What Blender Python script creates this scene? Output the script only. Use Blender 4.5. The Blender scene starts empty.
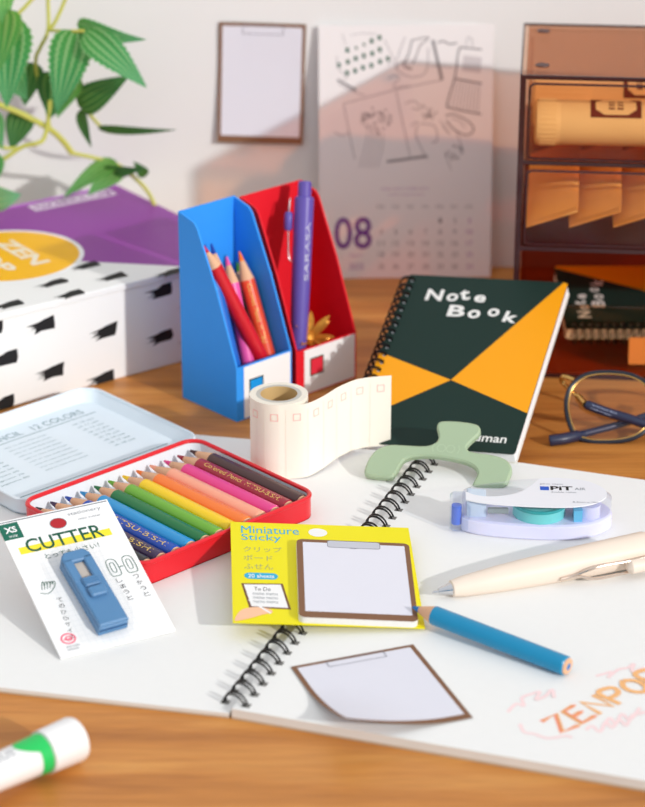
import bpy, bmesh, math, random
from mathutils import Matrix, Vector, noise
random.seed(7)
S = 0.001                      # everything below is measured in millimetres
SC = bpy.context.scene
COL = SC.collection
PI = math.pi
# ------------------------------------------------------------------ camera measure
F, TH, H = 2300.0, math.radians(23.5), 405.0
def ray(px, py):
    u = (px-322.5)/F; v = -(py-403.5)/F
    c, s = math.cos(TH), math.sin(TH)
    return Vector((u, c+v*s, -s+v*c))
EYE = Vector((0, 0, H))
def at(px, py, z=0.0):         # point of the photograph on the level z
    d = ray(px, py); return EYE + d*((z-H)/d.z)
def on(px, py, p, n):          # point of the photograph on the plane (p, n)
    d = ray(px, py); return EYE + d*((Vector(p)-EYE).dot(n)/d.dot(n))
# ------------------------------------------------------------------ materials
def lin(c):
    r = []
    for k in c[:3]:
        k /= 255.0
        r.append(k/12.92 if k <= .04045 else ((k+.055)/1.055)**2.4)
    return (*r, 1.0)
MATS = {}
def mat(name, rgb, rough=.5, metal=0., var=.05, scale=120., bump=0., spec=.32, coat=0., sss=0.):
    if name in MATS: return MATS[name]
    m = bpy.data.materials.new(name); m.use_nodes = True
    nt = m.node_tree; N = nt.nodes; L = nt.links
    b = N['Principled BSDF']
    tc = N.new('ShaderNodeTexCoord'); nz = N.new('ShaderNodeTexNoise')
    nz.inputs['Scale'].default_value = scale; nz.inputs['Detail'].default_value = 3
    L.new(tc.outputs['Object'], nz.inputs['Vector'])
    mx = N.new('ShaderNodeMix'); mx.data_type = 'RGBA'
    c = lin(rgb)
    mx.inputs[6].default_value = (*[k*(1-var) for k in c[:3]], 1)
    mx.inputs[7].default_value = (*[min(1, k*(1+var)) for k in c[:3]], 1)
    L.new(nz.outputs['Fac'], mx.inputs[0]); L.new(mx.outputs[2], b.inputs['Base Color'])
    b.inputs['Roughness'].default_value = rough; b.inputs['Metallic'].default_value = metal
    b.inputs['Specular IOR Level'].default_value = spec
    b.inputs['Coat Weight'].default_value = coat
    if sss:
        b.inputs['Subsurface Weight'].default_value = sss; b.inputs['Subsurface Radius'].default_value = (.004, .003, .002)
        b.inputs['Subsurface Scale'].default_value = 1.0
    if bump:
        bp = N.new('ShaderNodeBump'); bp.inputs['Strength'].default_value = bump; bp.inputs['Distance'].default_value = .0005
        n2 = N.new('ShaderNodeTexNoise'); n2.inputs['Scale'].default_value = scale*12
        L.new(tc.outputs['Object'], n2.inputs['Vector']); L.new(n2.outputs['Fac'], bp.inputs['Height']); L.new(bp.outputs['Normal'], b.inputs['Normal'])
    MATS[name] = m; return m
def clear(name, tint, gloss=.08, rough=.08, fres=1.3):
    """thin clear plastic: coloured see-through with a fresnel gloss"""
    if name in MATS: return MATS[name]
    m = bpy.data.materials.new(name); m.use_nodes = True
    nt = m.node_tree; N = nt.nodes; L = nt.links; N.remove(N['Principled BSDF'])
    out = N['Material Output']; t = N.new('ShaderNodeBsdfTransparent'); g = N.new('ShaderNodeBsdfGlossy'); mx = N.new('ShaderNodeMixShader')
    tc = N.new('ShaderNodeTexCoord'); nz = N.new('ShaderNodeTexNoise'); nz.inputs['Scale'].default_value = 40
    L.new(tc.outputs['Object'], nz.inputs['Vector'])
    cm = N.new('ShaderNodeMix'); cm.data_type = 'RGBA'
    cm.inputs[6].default_value = (*[k*.96 for k in tint], 1); cm.inputs[7].default_value = (*[min(1, k*1.03) for k in tint], 1)
    L.new(nz.outputs['Fac'], cm.inputs[0]); L.new(cm.outputs[2], t.inputs['Color'])
    g.inputs['Roughness'].default_value = rough; g.inputs['Color'].default_value = (1, 1, 1, 1)
    fr = N.new('ShaderNodeLayerWeight'); fr.inputs['Blend'].default_value = .5
    pw_ = N.new('ShaderNodeMath'); pw_.operation = 'POWER'; pw_.inputs[1].default_value = 5.0; L.new(fr.outputs['Facing'], pw_.inputs[0])
    sc_ = N.new('ShaderNodeMath'); sc_.operation = 'MULTIPLY'; sc_.inputs[1].default_value = min(.8, (fres-1)*2.2); L.new(pw_.outputs[0], sc_.inputs[0])
    ad = N.new('ShaderNodeMath'); ad.operation = 'ADD'; ad.inputs[1].default_value = gloss; ad.use_clamp = True
    L.new(sc_.outputs[0], ad.inputs[0]); L.new(ad.outputs[0], mx.inputs[0]); L.new(t.outputs[0], mx.inputs[1]); L.new(g.outputs[0], mx.inputs[2])
    L.new(mx.outputs[0], out.inputs['Surface'])
    MATS[name] = m; return m
def wood_mat():
    if 'wood' in MATS: return MATS['wood']
    m = bpy.data.materials.new('oiled_wood'); m.use_nodes = True; MATS['wood'] = m
    nt = m.node_tree; N = nt.nodes; L = nt.links; b = N['Principled BSDF']
    tc = N.new('ShaderNodeTexCoord'); mp = N.new('ShaderNodeMapping'); mp.inputs['Scale'].default_value = (3.0, 42., 3.)
    mp.inputs['Rotation'].default_value = (0, 0, math.radians(-2))
    L.new(tc.outputs['Object'], mp.inputs['Vector'])
    n1 = N.new('ShaderNodeTexNoise'); n1.inputs['Scale'].default_value = 1.6; n1.inputs['Detail'].default_value = 8; n1.inputs['Distortion'].default_value = .9
    n2 = N.new('ShaderNodeTexNoise'); n2.inputs['Scale'].default_value = 14; n2.inputs['Detail'].default_value = 5
    mp2 = N.new('ShaderNodeMapping'); mp2.inputs['Scale'].default_value = (4, 110., 4.)
    L.new(tc.outputs['Object'], mp2.inputs['Vector'])
    L.new(mp.outputs[0], n1.inputs['Vector']); L.new(mp2.outputs[0], n2.inputs['Vector'])
    cr = N.new('ShaderNodeValToRGB'); e = cr.color_ramp.elements
    e[0].position = .25; e[0].color = lin((162, 98, 42)); e[1].position = .78; e[1].color = lin((226, 164, 88))
    k = e.new(.5); k.color = lin((204, 134, 62))
    L.new(n1.outputs['Fac'], cr.inputs[0])
    mx = N.new('ShaderNodeMix'); mx.data_type = 'RGBA'; mx.blend_type = 'MULTIPLY'; mx.inputs[0].default_value = .45
    cr2 = N.new('ShaderNodeValToRGB'); cr2.color_ramp.elements[0].position = .35; cr2.color_ramp.elements[0].color = (.62, .5, .4, 1); cr2.color_ramp.elements[1].position = .6
    L.new(n2.outputs['Fac'], cr2.inputs[0]); L.new(cr.outputs[0], mx.inputs[6]); L.new(cr2.outputs[0], mx.inputs[7])
    L.new(mx.outputs[2], b.inputs['Base Color']); b.inputs['Roughness'].default_value = .42; b.inputs['Specular IOR Level'].default_value = .4
    bp = N.new('ShaderNodeBump'); bp.inputs['Strength'].default_value = .15; bp.inputs['Distance'].default_value = .0004
    L.new(n2.outputs['Fac'], bp.inputs['Height']); L.new(bp.outputs[0], b.inputs['Normal'])
    return m
def leaf_mat(name, base, vein, trans=.35):
    m = bpy.data.materials.new(name); m.use_nodes = True
    nt = m.node_tree; N = nt.nodes; L = nt.links; b = N['Principled BSDF']
    uv = N.new('ShaderNodeTexCoord'); sp = N.new('ShaderNodeSeparateXYZ'); L.new(uv.outputs['UV'], sp.inputs[0])
    def math_(op, a, c=None, v=None):
        n = N.new('ShaderNodeMath'); n.operation = op; L.new(a, n.inputs[0])
        if c is not None: L.new(c, n.inputs[1])
        if v is not None: n.inputs[1].default_value = v
        return n.outputs[0]
    u = math_('MULTIPLY', sp.outputs[0], v=5*PI); cs = math_('COSINE', u); p = math_('POWER', math_('ABSOLUTE', cs), v=8)
    w = math_('MULTIPLY', sp.outputs[1], v=120.); w2 = math_('MULTIPLY', math_('SINE', w), v=.05)
    f = math_('ADD', math_('MULTIPLY', p, v=.62), w2)
    mx = N.new('ShaderNodeMix'); mx.data_type = 'RGBA'; mx.inputs[7].default_value = lin(vein)
    gx_ = N.new('ShaderNodeMix'); gx_.data_type = 'RGBA'; gx_.inputs[6].default_value = lin(base); gx_.inputs[7].default_value = lin((base[0]*.75, min(255, base[1]*1.08), min(255, base[2]*1.8)))
    L.new(sp.outputs[1], gx_.inputs[0]); L.new(gx_.outputs[2], mx.inputs[6]); L.new(f, mx.inputs[0]); L.new(mx.outputs[2], b.inputs['Base Color']); b.inputs['Roughness'].default_value = .5
    bp = N.new('ShaderNodeBump'); bp.inputs['Strength'].default_value = .5; bp.inputs['Distance'].default_value = .001; L.new(f, bp.inputs['Height']); L.new(bp.outputs[0], b.inputs['Normal'])
    tr = N.new('ShaderNodeBsdfTranslucent'); L.new(mx.outputs[2], tr.inputs['Color'])
    ms = N.new('ShaderNodeMixShader'); ms.inputs[0].default_value = trans
    L.new(b.outputs[0], ms.inputs[1]); L.new(tr.outputs[0], ms.inputs[2]); L.new(ms.outputs[0], N['Material Output'].inputs['Surface'])
    return m
# ------------------------------------------------------------------ mesh builder
_TXT = {}
def glyphs(body, bold=0.0):
    k = (body, bold)
    if k in _TXT: return _TXT[k]
    cu = bpy.data.curves.new('t', 'FONT'); cu.body = body; cu.resolution_u = 3; cu.offset = bold
    ob = bpy.data.objects.new('t', cu); COL.objects.link(ob)
    dg = bpy.context.evaluated_depsgraph_get()
    me = bpy.data.meshes.new_from_object(ob.evaluated_get(dg))
    vs = [v.co.copy() for v in me.vertices]; fs = [tuple(p.vertices) for p in me.polygons]
    bpy.data.objects.remove(ob); bpy.data.curves.remove(cu); bpy.data.meshes.remove(me)
    x0 = min(v.x for v in vs); x1 = max(v.x for v in vs); y0 = min(v.y for v in vs); y1 = max(v.y for v in vs)
    vs = [((v.x-x0)/(x1-x0), (v.y-y0)/max(1e-6, y1-y0)) for v in vs]
    _TXT[k] = (vs, fs, (x1-x0)/max(1e-6, y1-y0)); return _TXT[k]
def rrect(x0, y0, x1, y1, r, n=6):
    pts = []
    for cx, cy, a in ((x1-r, y1-r, 0), (x0+r, y1-r, 90), (x0+r, y0+r, 180), (x1-r, y0+r, 270)):
        for k in range(n+1):
            t = math.radians(a+90*k/n); pts.append((cx+r*math.cos(t), cy+r*math.sin(t)))
    return pts
def ell(cx, cy, rx, ry, n=40):
    return [(cx+rx*math.cos(2*PI*k/n), cy+ry*math.sin(2*PI*k/n)) for k in range(n)]
def smooth(pts, n=6, closed=False):
    """Catmull-Rom through the points"""
    P = [Vector(p) for p in pts]; out = []; m = len(P)
    g = (lambda i: P[i % m]) if closed else (lambda i: P[max(0, min(m-1, i))])
    for i in range(m if closed else m-1):
        a, b, c, d = g(i-1), g(i), g(i+1), g(i+2)
        for k in range(n):
            t = k/n
            out.append(.5*((2*b)+(c-a)*t+(2*a-5*b+4*c-d)*t*t+(3*b-a-3*c+d)*t**3))
    if not closed: out.append(P[-1].copy())
    return out
class MB:
    def __init__(s): s.v = []; s.f = []; s.mi = []; s.mats = []; s.M = Matrix.Identity(4)
    def _m(s, m):
        if m not in s.mats: s.mats.append(m)
        return s.mats.index(m)
    def add(s, vs, fs, m):
        o = len(s.v); k = s._m(m)
        s.v += [s.M @ Vector(v) for v in vs]
        for f in fs: s.f.append(tuple(o+i for i in f)); s.mi.append(k)
        return s
    def prism(s, pts, z0, z1, m, m_side=None, bev=0.0):
        n = len(pts)
        if bev:
            c = Vector((sum(p[0] for p in pts)/n, sum(p[1] for p in pts)/n))
            ins = s.inset(pts, bev)
            lay = [(ins, z0), (pts, z0+bev), (pts, z1-bev), (ins, z1)]
        else: lay = [(pts, z0), (pts, z1)]
        vs = [(p[0], p[1], z) for L, z in lay for p in L]; fs = []
        for l in range(len(lay)-1):
            for i in range(n):
                j = (i+1) % n; fs.append((l*n+i, l*n+j, (l+1)*n+j, (l+1)*n+i))
        if m_side is None:
            fs.append(tuple(range(n))[::-1]); fs.append(tuple((len(lay)-1)*n+i for i in range(n))); return s.add(vs, fs, m)
        s.add(vs, fs, m_side)
        s.add([(p[0], p[1], z0) for p in lay[0][0]], [tuple(range(n))[::-1]], m); return s.add([(p[0], p[1], z1) for p in lay[-1][0]], [tuple(range(n))], m)
    @staticmethod
    def inset(pts, d):
        n = len(pts); out = []
        A = sum(pts[i][0]*pts[(i+1) % n][1]-pts[(i+1) % n][0]*pts[i][1] for i in range(n)); sg = 1 if A > 0 else -1
        for i in range(n):
            a, b, c = Vector(pts[i-1][:2]), Vector(pts[i][:2]), Vector(pts[(i+1) % n][:2])
            e1 = (b-a); e2 = (c-b)
            e1 = e1.normalized() if e1.length > 1e-9 else e2.normalized(); e2 = e2.normalized() if e2.length > 1e-9 else e1
            n1 = Vector((-e1.y, e1.x))*sg; n2 = Vector((-e2.y, e2.x))*sg; k = (n1+n2)
            k = k/max(.3, k.length_squared)*2 if k.length > 1e-6 else n1
            out.append(tuple(b+k*d))
        return out
    def box(s, x0, y0, z0, x1, y1, z1, m, bev=0.0):
        return s.prism([(x0, y0), (x1, y0), (x1, y1), (x0, y1)], z0, z1, m, bev=bev)
    def poly(s, pts, m, z=None):
        return s.add([(p[0], p[1], z) if z is not None else p for p in pts], [tuple(range(len(pts)))], m)
    def ring(s, po, pi, z, m):        # flat band between two outlines of equal count
        n = len(po); return s.add([(p[0], p[1], z) for p in po]+[(p[0], p[1], z) for p in pi], [(i, (i+1) % n, n+(i+1) % n, n+i) for i in range(n)], m)
    def rect(s, x0, y0, x1, y1, z, m): return s.poly([(x0, y0), (x1, y0), (x1, y1), (x0, y1)], m, z)
    def tube(s, path, r, m, n=8, closed=False, caps=True):
        P = [Vector(p) for p in path]; k = len(P); vs = []; fs = []; up = None
        R = r if isinstance(r, (list, tuple)) else [r]*k
        for i in range(k):
            a = P[i-1] if (i or closed) else P[i]; b = P[(i+1) % k] if (i < k-1 or closed) else P[i]
            t = (b-a).normalized()
            if up is None: up = t.orthogonal().normalized()
            up = (up-t*up.dot(t)); up = up.normalized() if up.length > 1e-6 else t.orthogonal().normalized()
            w = t.cross(up)
            for j in range(n):
                q = 2*PI*j/n; vs.append(P[i]+(up*math.cos(q)+w*math.sin(q))*R[i])
        for i in range(k if closed else k-1):
            for j in range(n):
                i2 = (i+1) % k; fs.append((i*n+j, i*n+(j+1) % n, i2*n+(j+1) % n, i2*n+j))
        if caps and not closed: fs.append(tuple(range(n))[::-1]); fs.append(tuple((k-1)*n+j for j in range(n)))
        return s.add(vs, fs, m)
    def ribbon(s, pts, w, z, m, closed=False):   # flat pen line
        P = [Vector(p[:2]) for p in pts]; k = len(P); vs = []; fs = []
        for i in range(k):
            a = P[i-1] if (i or closed) else P[i]; b = P[(i+1) % k] if (i < k-1 or closed) else P[i]
            t = b-a; t = t.normalized() if t.length > 1e-9 else Vector((1, 0)); nn = Vector((-t.y, t.x))*w/2
            vs += [(P[i].x+nn.x, P[i].y+nn.y, z+.004*i), (P[i].x-nn.x, P[i].y-nn.y, z+.004*i)]
        for i in range(k if closed else k-1):
            j = (i+1) % k; fs.append((2*i, 2*i+1, 2*j+1, 2*j))
        return s.add(vs, fs, m)
    def lathe(s, prof, m, n=28, axis='X', caps=True, arc=None):
        vs = []; fs = []; k = len(prof)
        for a, r in prof:
            for j in range(n):
                q = 2*PI*j/n; c, d = r*math.cos(q), r*math.sin(q)
                vs.append((a, c, d) if axis == 'X' else (c, d, a))
        for i in range(k-1):
            for j in range(n):
                f = (i*n+j, i*n+(j+1) % n, (i+1)*n+(j+1) % n, (i+1)*n+j); fs.append(f[::-1] if axis == 'X' else f)
        if caps:
            if prof[0][1] > 1e-6: fs.append(tuple(range(n)))
            if prof[-1][1] > 1e-6: fs.append(tuple((k-1)*n+j for j in range(n)))
        return s.add(vs, fs, m)
    def text(s, body, x, y, w, h, z, m, rot=0., bold=0., wrap=None):
        """lettering fitted to the box w x h with its lower left at x, y; wrap: radius of a barrel along X to lie on"""
        vs, fs, asp = glyphs(body, bold)
        if w is None: w = h*asp
        if h is None: h = w/asp
        c, d = math.cos(rot), math.sin(rot); out = []
        for a, b in vs:
            X, Y = a*w, b*h; X, Y = x+c*X-d*Y, y+d*X+c*Y
            if wrap:
                q = Y/wrap; out.append((X, math.sin(q)*(wrap+z), math.cos(q)*(wrap+z)))
            else: out.append((X, Y, z))
        return s.add(out, fs, m)
    def build(s, name, parent=None, smooth_deg=38, tag_=None):
        me = bpy.data.meshes.new(name)
        me.from_pydata([tuple(v*S) for v in s.v], [], s.f)
        for m in s.mats: me.materials.append(m)
        me.polygons.foreach_set('material_index', s.mi)
        me.polygons.foreach_set('use_smooth', [True]*len(s.f)); me.update()
        bm = bmesh.new(); bm.from_mesh(me); bmesh.ops.recalc_face_normals(bm, faces=bm.faces); bm.to_mesh(me); bm.free()
        try: me.set_sharp_from_angle(angle=math.radians(smooth_deg))
        except Exception: pass
        o = bpy.data.objects.new(name, me); COL.objects.link(o)
        if parent: o.parent = parent
        if tag_: tag(o, *tag_)
        return o
def tag(o, label, cat, group=None):
    o['label'] = label; o['category'] = cat
    if group: o['group'] = group
    return o
def thing(name, label, cat, M=None, group=None):
    o = bpy.data.objects.new(name, None); COL.objects.link(o); o.empty_display_size = .01
    if M is not None:
        M = M.copy(); M.translation = M.translation*S; o.matrix_world = M
    return tag(o, label, cat, group)
def frame(o, x, y=None, z=None):
    """matrix (mm) with origin o, X along x, and either Y near y or Z near z"""
    x = Vector(x).normalized()
    if z is not None:
        z = Vector(z); y = z.cross(x).normalized(); z = x.cross(y)
    else:
        y = Vector(y); y = (y-x*y.dot(x)).normalized(); z = x.cross(y)
    M = Matrix((x, y, z)).transposed().to_4x4(); M.translation = Vector(o); return M
def rz(o, deg):
    M = Matrix.Rotation(math.radians(deg), 4, 'Z'); M.translation = Vector(o); return M
def struct(o): o['kind'] = 'structure'; return o

# ------------------------------------------------------------------ colours
paper = mat('drawing_paper', (240, 240, 238), .85, var=.012, scale=300, bump=.12, spec=.2)
white = mat('white_card', (243, 243, 243), .6, var=.01)
ink = mat('black_ink', (30, 30, 32), .6)
greyink = mat('grey_ink', (130, 135, 142), .7)
green_ink = mat('green_ink', (22, 88, 66), .6)
gold = mat('gold_foil', (232, 200, 110), .4, .1)
steel = mat('polished_steel', (215, 215, 218), .18, 1., var=.02)
blackwire = mat('black_wire', (10, 10, 11), .35, spec=.3)
woodtip = mat('bare_cedar', (226, 178, 142), .75, var=.08, scale=900)

# ================================================================== SETTING
wall_m = mat('painted_wall', (234, 234, 233), .9, var=.015, scale=30, bump=.05, spec=.2)
m = MB(); m.box(-1500, 1109, -700, 1500, 1150, 1300, wall_m); struct(m.build('wall_back'))
m = MB(); m.box(-800, 250, -28, 800, 1108.8, 0, wood_mat(), bev=2)
desk = thing('wooden_desk', 'broad oiled wooden desk under all the stationery, butted to the wall', 'desk', Matrix.Translation(Vector((0, 700, -720))))
m.v = [v-Vector((0, 700, -720)) for v in m.v]; m.build('desktop', desk)
for x in (-740, 740):
    for y in (-400, 360): m = MB(); m.box(x-28, y-28, 0, x+28, y+28, 691, wood_mat(), bev=3); m.build('leg', desk)
m = MB(); m.box(-1500, -900, -760, 1500, 1109, -720, mat('grey_floor', (150, 140, 130), .8, scale=20)); struct(m.build('floor'))

# ================================================================== SKETCHBOOK (open)
sk = thing('spiral_sketchbook', 'large open spiral sketchbook with blank white pages and orange hand lettering', 'sketchbook', Matrix.Translation(Vector((-31, 665, 0))))
SK = Vector((-31, 665, 0))
spA, spB = Vector((-31, 666, 0)), Vector((46.5, 873, 0))
def to(p): return (p[0]-SK.x, p[1]-SK.y)
cover_m = mat('kraft_cover', (196, 176, 150), .8)
edge_m = mat('page_edges', (222, 220, 214), .9, var=.10, scale=30)
RF = Vector((114, 618)); RB = Vector((194, 823)); LF = Vector((-180, 698)); LB = Vector((-100, 903))
def leaf_pts(a, b, c, d): return [to(a), to(b), to(c), to(d)]
off = Vector((.5, -.2))
def sheet(mb, P4, z0, z1, m_, ms):
    mb.prism(P4, z0, z1, m_, m_side=ms)
m = MB(); sheet(m, leaf_pts(spA.xy+off, RF, RB, spB.xy+off), .9, 4.0, paper, edge_m); m.build('right_pages', sk)
m = MB(); sheet(m, leaf_pts(LF, spA.xy-off, spB.xy-off, LB), .7, 2.0, paper, edge_m); m.build('left_pages', sk)
m = MB(); sheet(m, leaf_pts(LF+Vector((-.6, -.4)), spA.xy-off, spB.xy-off, LB+Vector((-.6, .4))), .05, .68, cover_m, cover_m)
sheet(m, leaf_pts(spA.xy+off, RF+Vector((.6, -.4)), RB+Vector((.6, .4)), spB.xy+off), .05, .88, cover_m, cover_m); m.build('cover', sk)
wire = MB(); holes = MB(); hole_m = mat('punched_hole', (120, 118, 114), .9)  # holes are flat squares, their shade painted in as grey
dv = (spB-spA).normalized(); sv = Vector((dv.y, -dv.x, 0)); Ls = (spB-spA).length
nl = 29
for i in range(nl):
    t = 5+(Ls-9)*i/(nl-1)
    for k in (-1.0, 1.0):
        c = spA+dv*(t+k)-SK; c.z = 2.6
        path = []
        for q in range(15):
            a = math.radians(-25+230*q/14)
            path.append(c+sv*(4.6*math.cos(a))+Vector((0, 0, 1))*(4.4*math.sin(a))+dv*(-1.4*math.cos(a)))
        wire.tube(path, .37, blackwire, 6)
    for sgn, zz in ((1, 4.04), (-1, 2.04)):
        c = spA+dv*(t-1.4*sgn)-SK+sv*(4.4*sgn)
        a, b = sv*1.5, dv*1.35
        holes.poly([(c+u).xy.to_tuple()+(zz,) for u in (-a-b, a-b, a+b, -a+b)], hole_m)
wire.tube([spA+dv*2-SK+Vector((0, 0, 1.2)), spB-dv*2-SK+Vector((0, 0, 1.2))], .4, blackwire, 6)
wire.build('wire_binding', sk); o = holes.build('punched_holes', sk); o['label'] = 'rows of square punched holes beside the wire'
# hand lettering on the right page
orange_mk = mat('orange_marker', (255, 188, 128), .8, var=.15, scale=500); pink_mk = mat('pink_marker', (250, 222, 222), .8, var=.04); coral_mk = mat('coral_marker', (255, 160, 126), .8)
m = MB()
b0 = at(562, 733, 4); b1 = at(642, 693, 4); m.M = Matrix.Translation(-SK) @ frame(b0, b1-b0, z=(0, 0, 1))
per = (b1-b0).length/4.25
G = {'Z': [[(0, 10), (7, 10.4), (.3, .3), (7.4, 0)]], 'E': [[(6.4, 10), (.6, 9.6), (0, .2), (6.8, .3)], [(.4, 5.2), (5.4, 5.4)]],
     'N': [[(0, 0), (.4, 10), (6.8, .6), (7, 10.2)]], 'P': [[(.4, 0), (0, 10), (4.6, 10.2), (6.6, 8), (5, 5.2), (.4, 5)]],
     'O': [[(3.4, 10), (0.4, 7.4), (.4, 2.6), (3.4, 0), (6.4, 2.6), (6.4, 7.4), (3.4, 10)]]}
hgt = .95
for i, ch in enumerate('ZENPOP'):
    for st in G[ch]:
        pts = [(i*per+p[0]*per/9.2, p[1]*hgt+random.uniform(-.3, .3)) for p in st]
        if ch in 'OP': pts = [(p.x, p.y) for p in smooth([(a, b, 0) for a, b in pts], 4)]
        m.ribbon(pts, 2.0, .06+.04*i, coral_mk if ch == 'Z' else orange_mk)
        m.ribbon([(p[0]+.5, p[1]-.3) for p in pts], .8, .3+.04*i, orange_mk if ch == 'Z' else coral_mk) if ch in 'ZE' else None
m.build('marker_lettering', sk)
m = MB()
for line in ([(508, 712), (516, 704), (524, 706), (522, 698), (532, 694), (540, 692), (536, 700), (546, 696), (552, 690), (554, 698)],
             [(596, 676), (604, 674), (612, 672), (608, 678), (618, 670), (628, 668), (634, 664), (632, 672), (645, 668)],
             [(520, 724), (524, 732), (534, 734), (545, 738), (554, 738), (566, 736), (572, 738)],
             [(586, 730), (592, 726), (600, 732), (606, 722), (612, 728), (620, 720), (626, 726), (632, 716), (640, 714), (645, 712)],
             [(604, 726), (610, 718), (616, 724), (622, 714), (630, 720), (640, 708)]):
    pts = smooth([at(x, y, 4)-SK for x, y in line], 5)
    m.ribbon([(p.x, p.y) for p in pts], 1.3, 4.05, pink_mk)
m.build('garland_scribble', sk)

# ================================================================== PENCILS
def pencil(label, rgb, E, T, up=(0, 0, 1), r=3.3, tip=15., txt=None, txt_rgb=None, roll=0., lead=None, group=None, end_rgb=None, txt_at=.12, txt_len=.5):
    """round coloured pencil from blunt end E to point T"""
    E, T = Vector(E), Vector(T); L = (T-E).length
    M = frame(E, T-E, z=up) @ Matrix.Rotation(roll, 4, 'X')
    p = thing('coloured_pencil', label, 'pencil', M, group)
    nm = 'lacquer_%d_%d_%d' % rgb
    body = mat(nm, rgb, .3, var=.03, coat=.3)
    led = mat('core_%d_%d_%d' % (lead or rgb), lead or rgb, .6)
    b = L-tip
    m = MB(); m.lathe([(.7, r*.86), (1.2, r), (b-.6, r), (b, r*.985)], body, 28, caps=False); m.build('barrel', p)
    m = MB(); m.lathe([(0, 0), (0, r*.8), (.7, r*.87)], woodtip, 28, caps=False); m.lathe([(-.06, 0), (-.06, r*.36)], led, 20, caps=False); m.build('blunt_end', p)
    m = MB(); m.lathe([(b-.02, r*.98), (b+tip*.66, r*.36)], woodtip, 28, caps=False); m.build('wood_tip', p)
    m = MB(); m.lathe([(b+tip*.655, r*.37), (L-.6, r*.14), (L, 0)], led, 20, caps=False); m.build('lead', p)
    if txt:
        m = MB(); m.M = Matrix.Rotation(0, 4, 'X')
        m.text(txt, L*(txt_at+txt_len), 1.0, L*txt_len, 2.0, .05, gold if txt_rgb is None else mat('foil_%d_%d_%d' % txt_rgb, txt_rgb, .35), wrap=r, rot=PI); m.build('foil_lettering', p)
    return p

# ================================================================== TIN OF PENCILS
tz = 2.15
TM = rz((-60.2, 812.6, tz), 43.1)
tin = thing('pencil_tin', 'flat red metal tin of coloured pencils with its pale printed lid folded open', 'pencil tin', TM)
red_en = mat('red_enamel', (222, 26, 40), .3, var=.02, coat=.3); liner_m = mat('white_liner', (226, 230, 236), .4); lid_m = mat('pale_lid_inside', (224, 235, 243), .35, var=.02)
X, Yh, Ht = 45.0, 37.6, 8.8
po, pi_ = rrect(-X, -Yh, X, Yh, 7), rrect(-X+1.2, -Yh+1.2, X-1.2, Yh-1.2, 6)
m = MB(); n = len(po)
m.prism(po, 0, .5, red_en)
m.add([(p[0], p[1], 0) for p in po]+[(p[0], p[1], Ht) for p in po], [(i, (i+1) % n, n+(i+1) % n, n+i) for i in range(n)], red_en)
m.tube([(p[0], p[1], Ht) for p in rrect(-X+.5, -Yh+.5, X-.5, Yh-.5, 6.6)], .95, red_en, 8, closed=True); m.build('tray', tin)
m = MB(); pj = rrect(-X+2.4, -Yh+2.4, X-2.4, Yh-2.4, 5)
m.add([(p[0], p[1], Ht-.6) for p in pi_]+[(p[0], p[1], 2.2) for p in pj], [(i, (i+1) % n, n+(i+1) % n, n+i) for i in range(n)], liner_m); m.poly(pj, liner_m, 2.2)
m.build('liner', tin)
# lid, flat open beyond the back edge
lid = MB(); lid.M = Matrix.Translation(Vector((4.5, -1.0, 0))); ly0, ly1 = Yh+1.6, Yh+1.6+78
qo, qi = rrect(-X-1, ly0, X+1, ly1, 9), rrect(-X+2.2, ly0+3.2, X-2.2, ly1-3.2, 7)
lid.prism(qo, .3, .9, lid_m)
lid.add([(p[0], p[1], .3) for p in qo]+[(p[0], p[1], 6.4) for p in qo], [(i, (i+1) % n, n+(i+1) % n, n+i) for i in range(n)], lid_m)
lid.add([(p[0], p[1], 6.4) for p in rrect(-X-.2, ly0+.8, X+.2, ly1-.8, 8.4)]+[(p[0], p[1], 1.3) for p in qi], [(i, (i+1) % n, n+(i+1) % n, n+i) for i in range(n)], lid_m)
lid.tube([(p[0], p[1], 6.4) for p in rrect(-X-.6, ly0+.4, X+.6, ly1-.4, 8.8)], .7, lid_m, 8, closed=True); lid.poly(qi, lid_m, 1.3)
LID = lid.build('lid', tin)
m = MB(); m.M = Matrix.Translation(Vector((4.5, -1.0, 0))); pr = mat('lid_print', (120, 150, 156), .7)
ty = ly1-16
m.text('COLOR PENCIL   12 COLORS', -X+8, ty+2.5, 70, 4.6, 1.36, pr); m.rect(-X+6, ty, X-8, ty+.5, 1.36, pr); m.rect(-X+6, ly0+15, X-6, ly0+15.6, 1.36, pr)
for r_ in range(9): m.text('color no. name shade sample', -X+30+0*r_, ty-5-r_*3.6, 22, 1.3, 1.36, pr)
for r_ in range(9):
    m.text('ok 1%d use' % r_, X-24, ty-5-r_*3.6, 11, 1.5, 1.36, pr)
    m.text('pigment %d0' % r_, -X+8, ty-5-r_*3.6, 14, 1.5, 1.36, pr)
for r_ in range(3): m.text('wood  clay  wax  pigment  keep away from small children', -X+8, ly0+11.5-r_*2.6, 66, 1.3, 1.36, pr)
m.build('printed_lettering', LID)
for x in (-22, 22): m = MB(); m.tube([(x-4, Yh+1.0, 5.6), (x+4, Yh+1.0, 5.6)], 1.0, red_en, 10); m.build('hinge', tin)
row = [('black', (40, 40, 44), None), ('dark purple', (62, 44, 82), 'MITSU-BISHI'), ('deep blue', (22, 74, 176), 'MITSU-BISHI'), ('sky blue', (30, 150, 212), None),
       ('dark green', (8, 116, 62), None), ('leaf green', (112, 178, 50), None), ('yellow', (255, 210, 20), None), ('orange', (250, 128, 50), None),
       ('peach', (252, 170, 140), None), ('bright pink', (232, 64, 142), None), ('crimson', (160, 28, 54), 'Colored Pencil MITSU-BISHI'), ('dark brown', (74, 44, 44), None)]
place = {'black': 'leftmost in the red tin', 'dark brown': 'rightmost in the red tin'}
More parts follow.
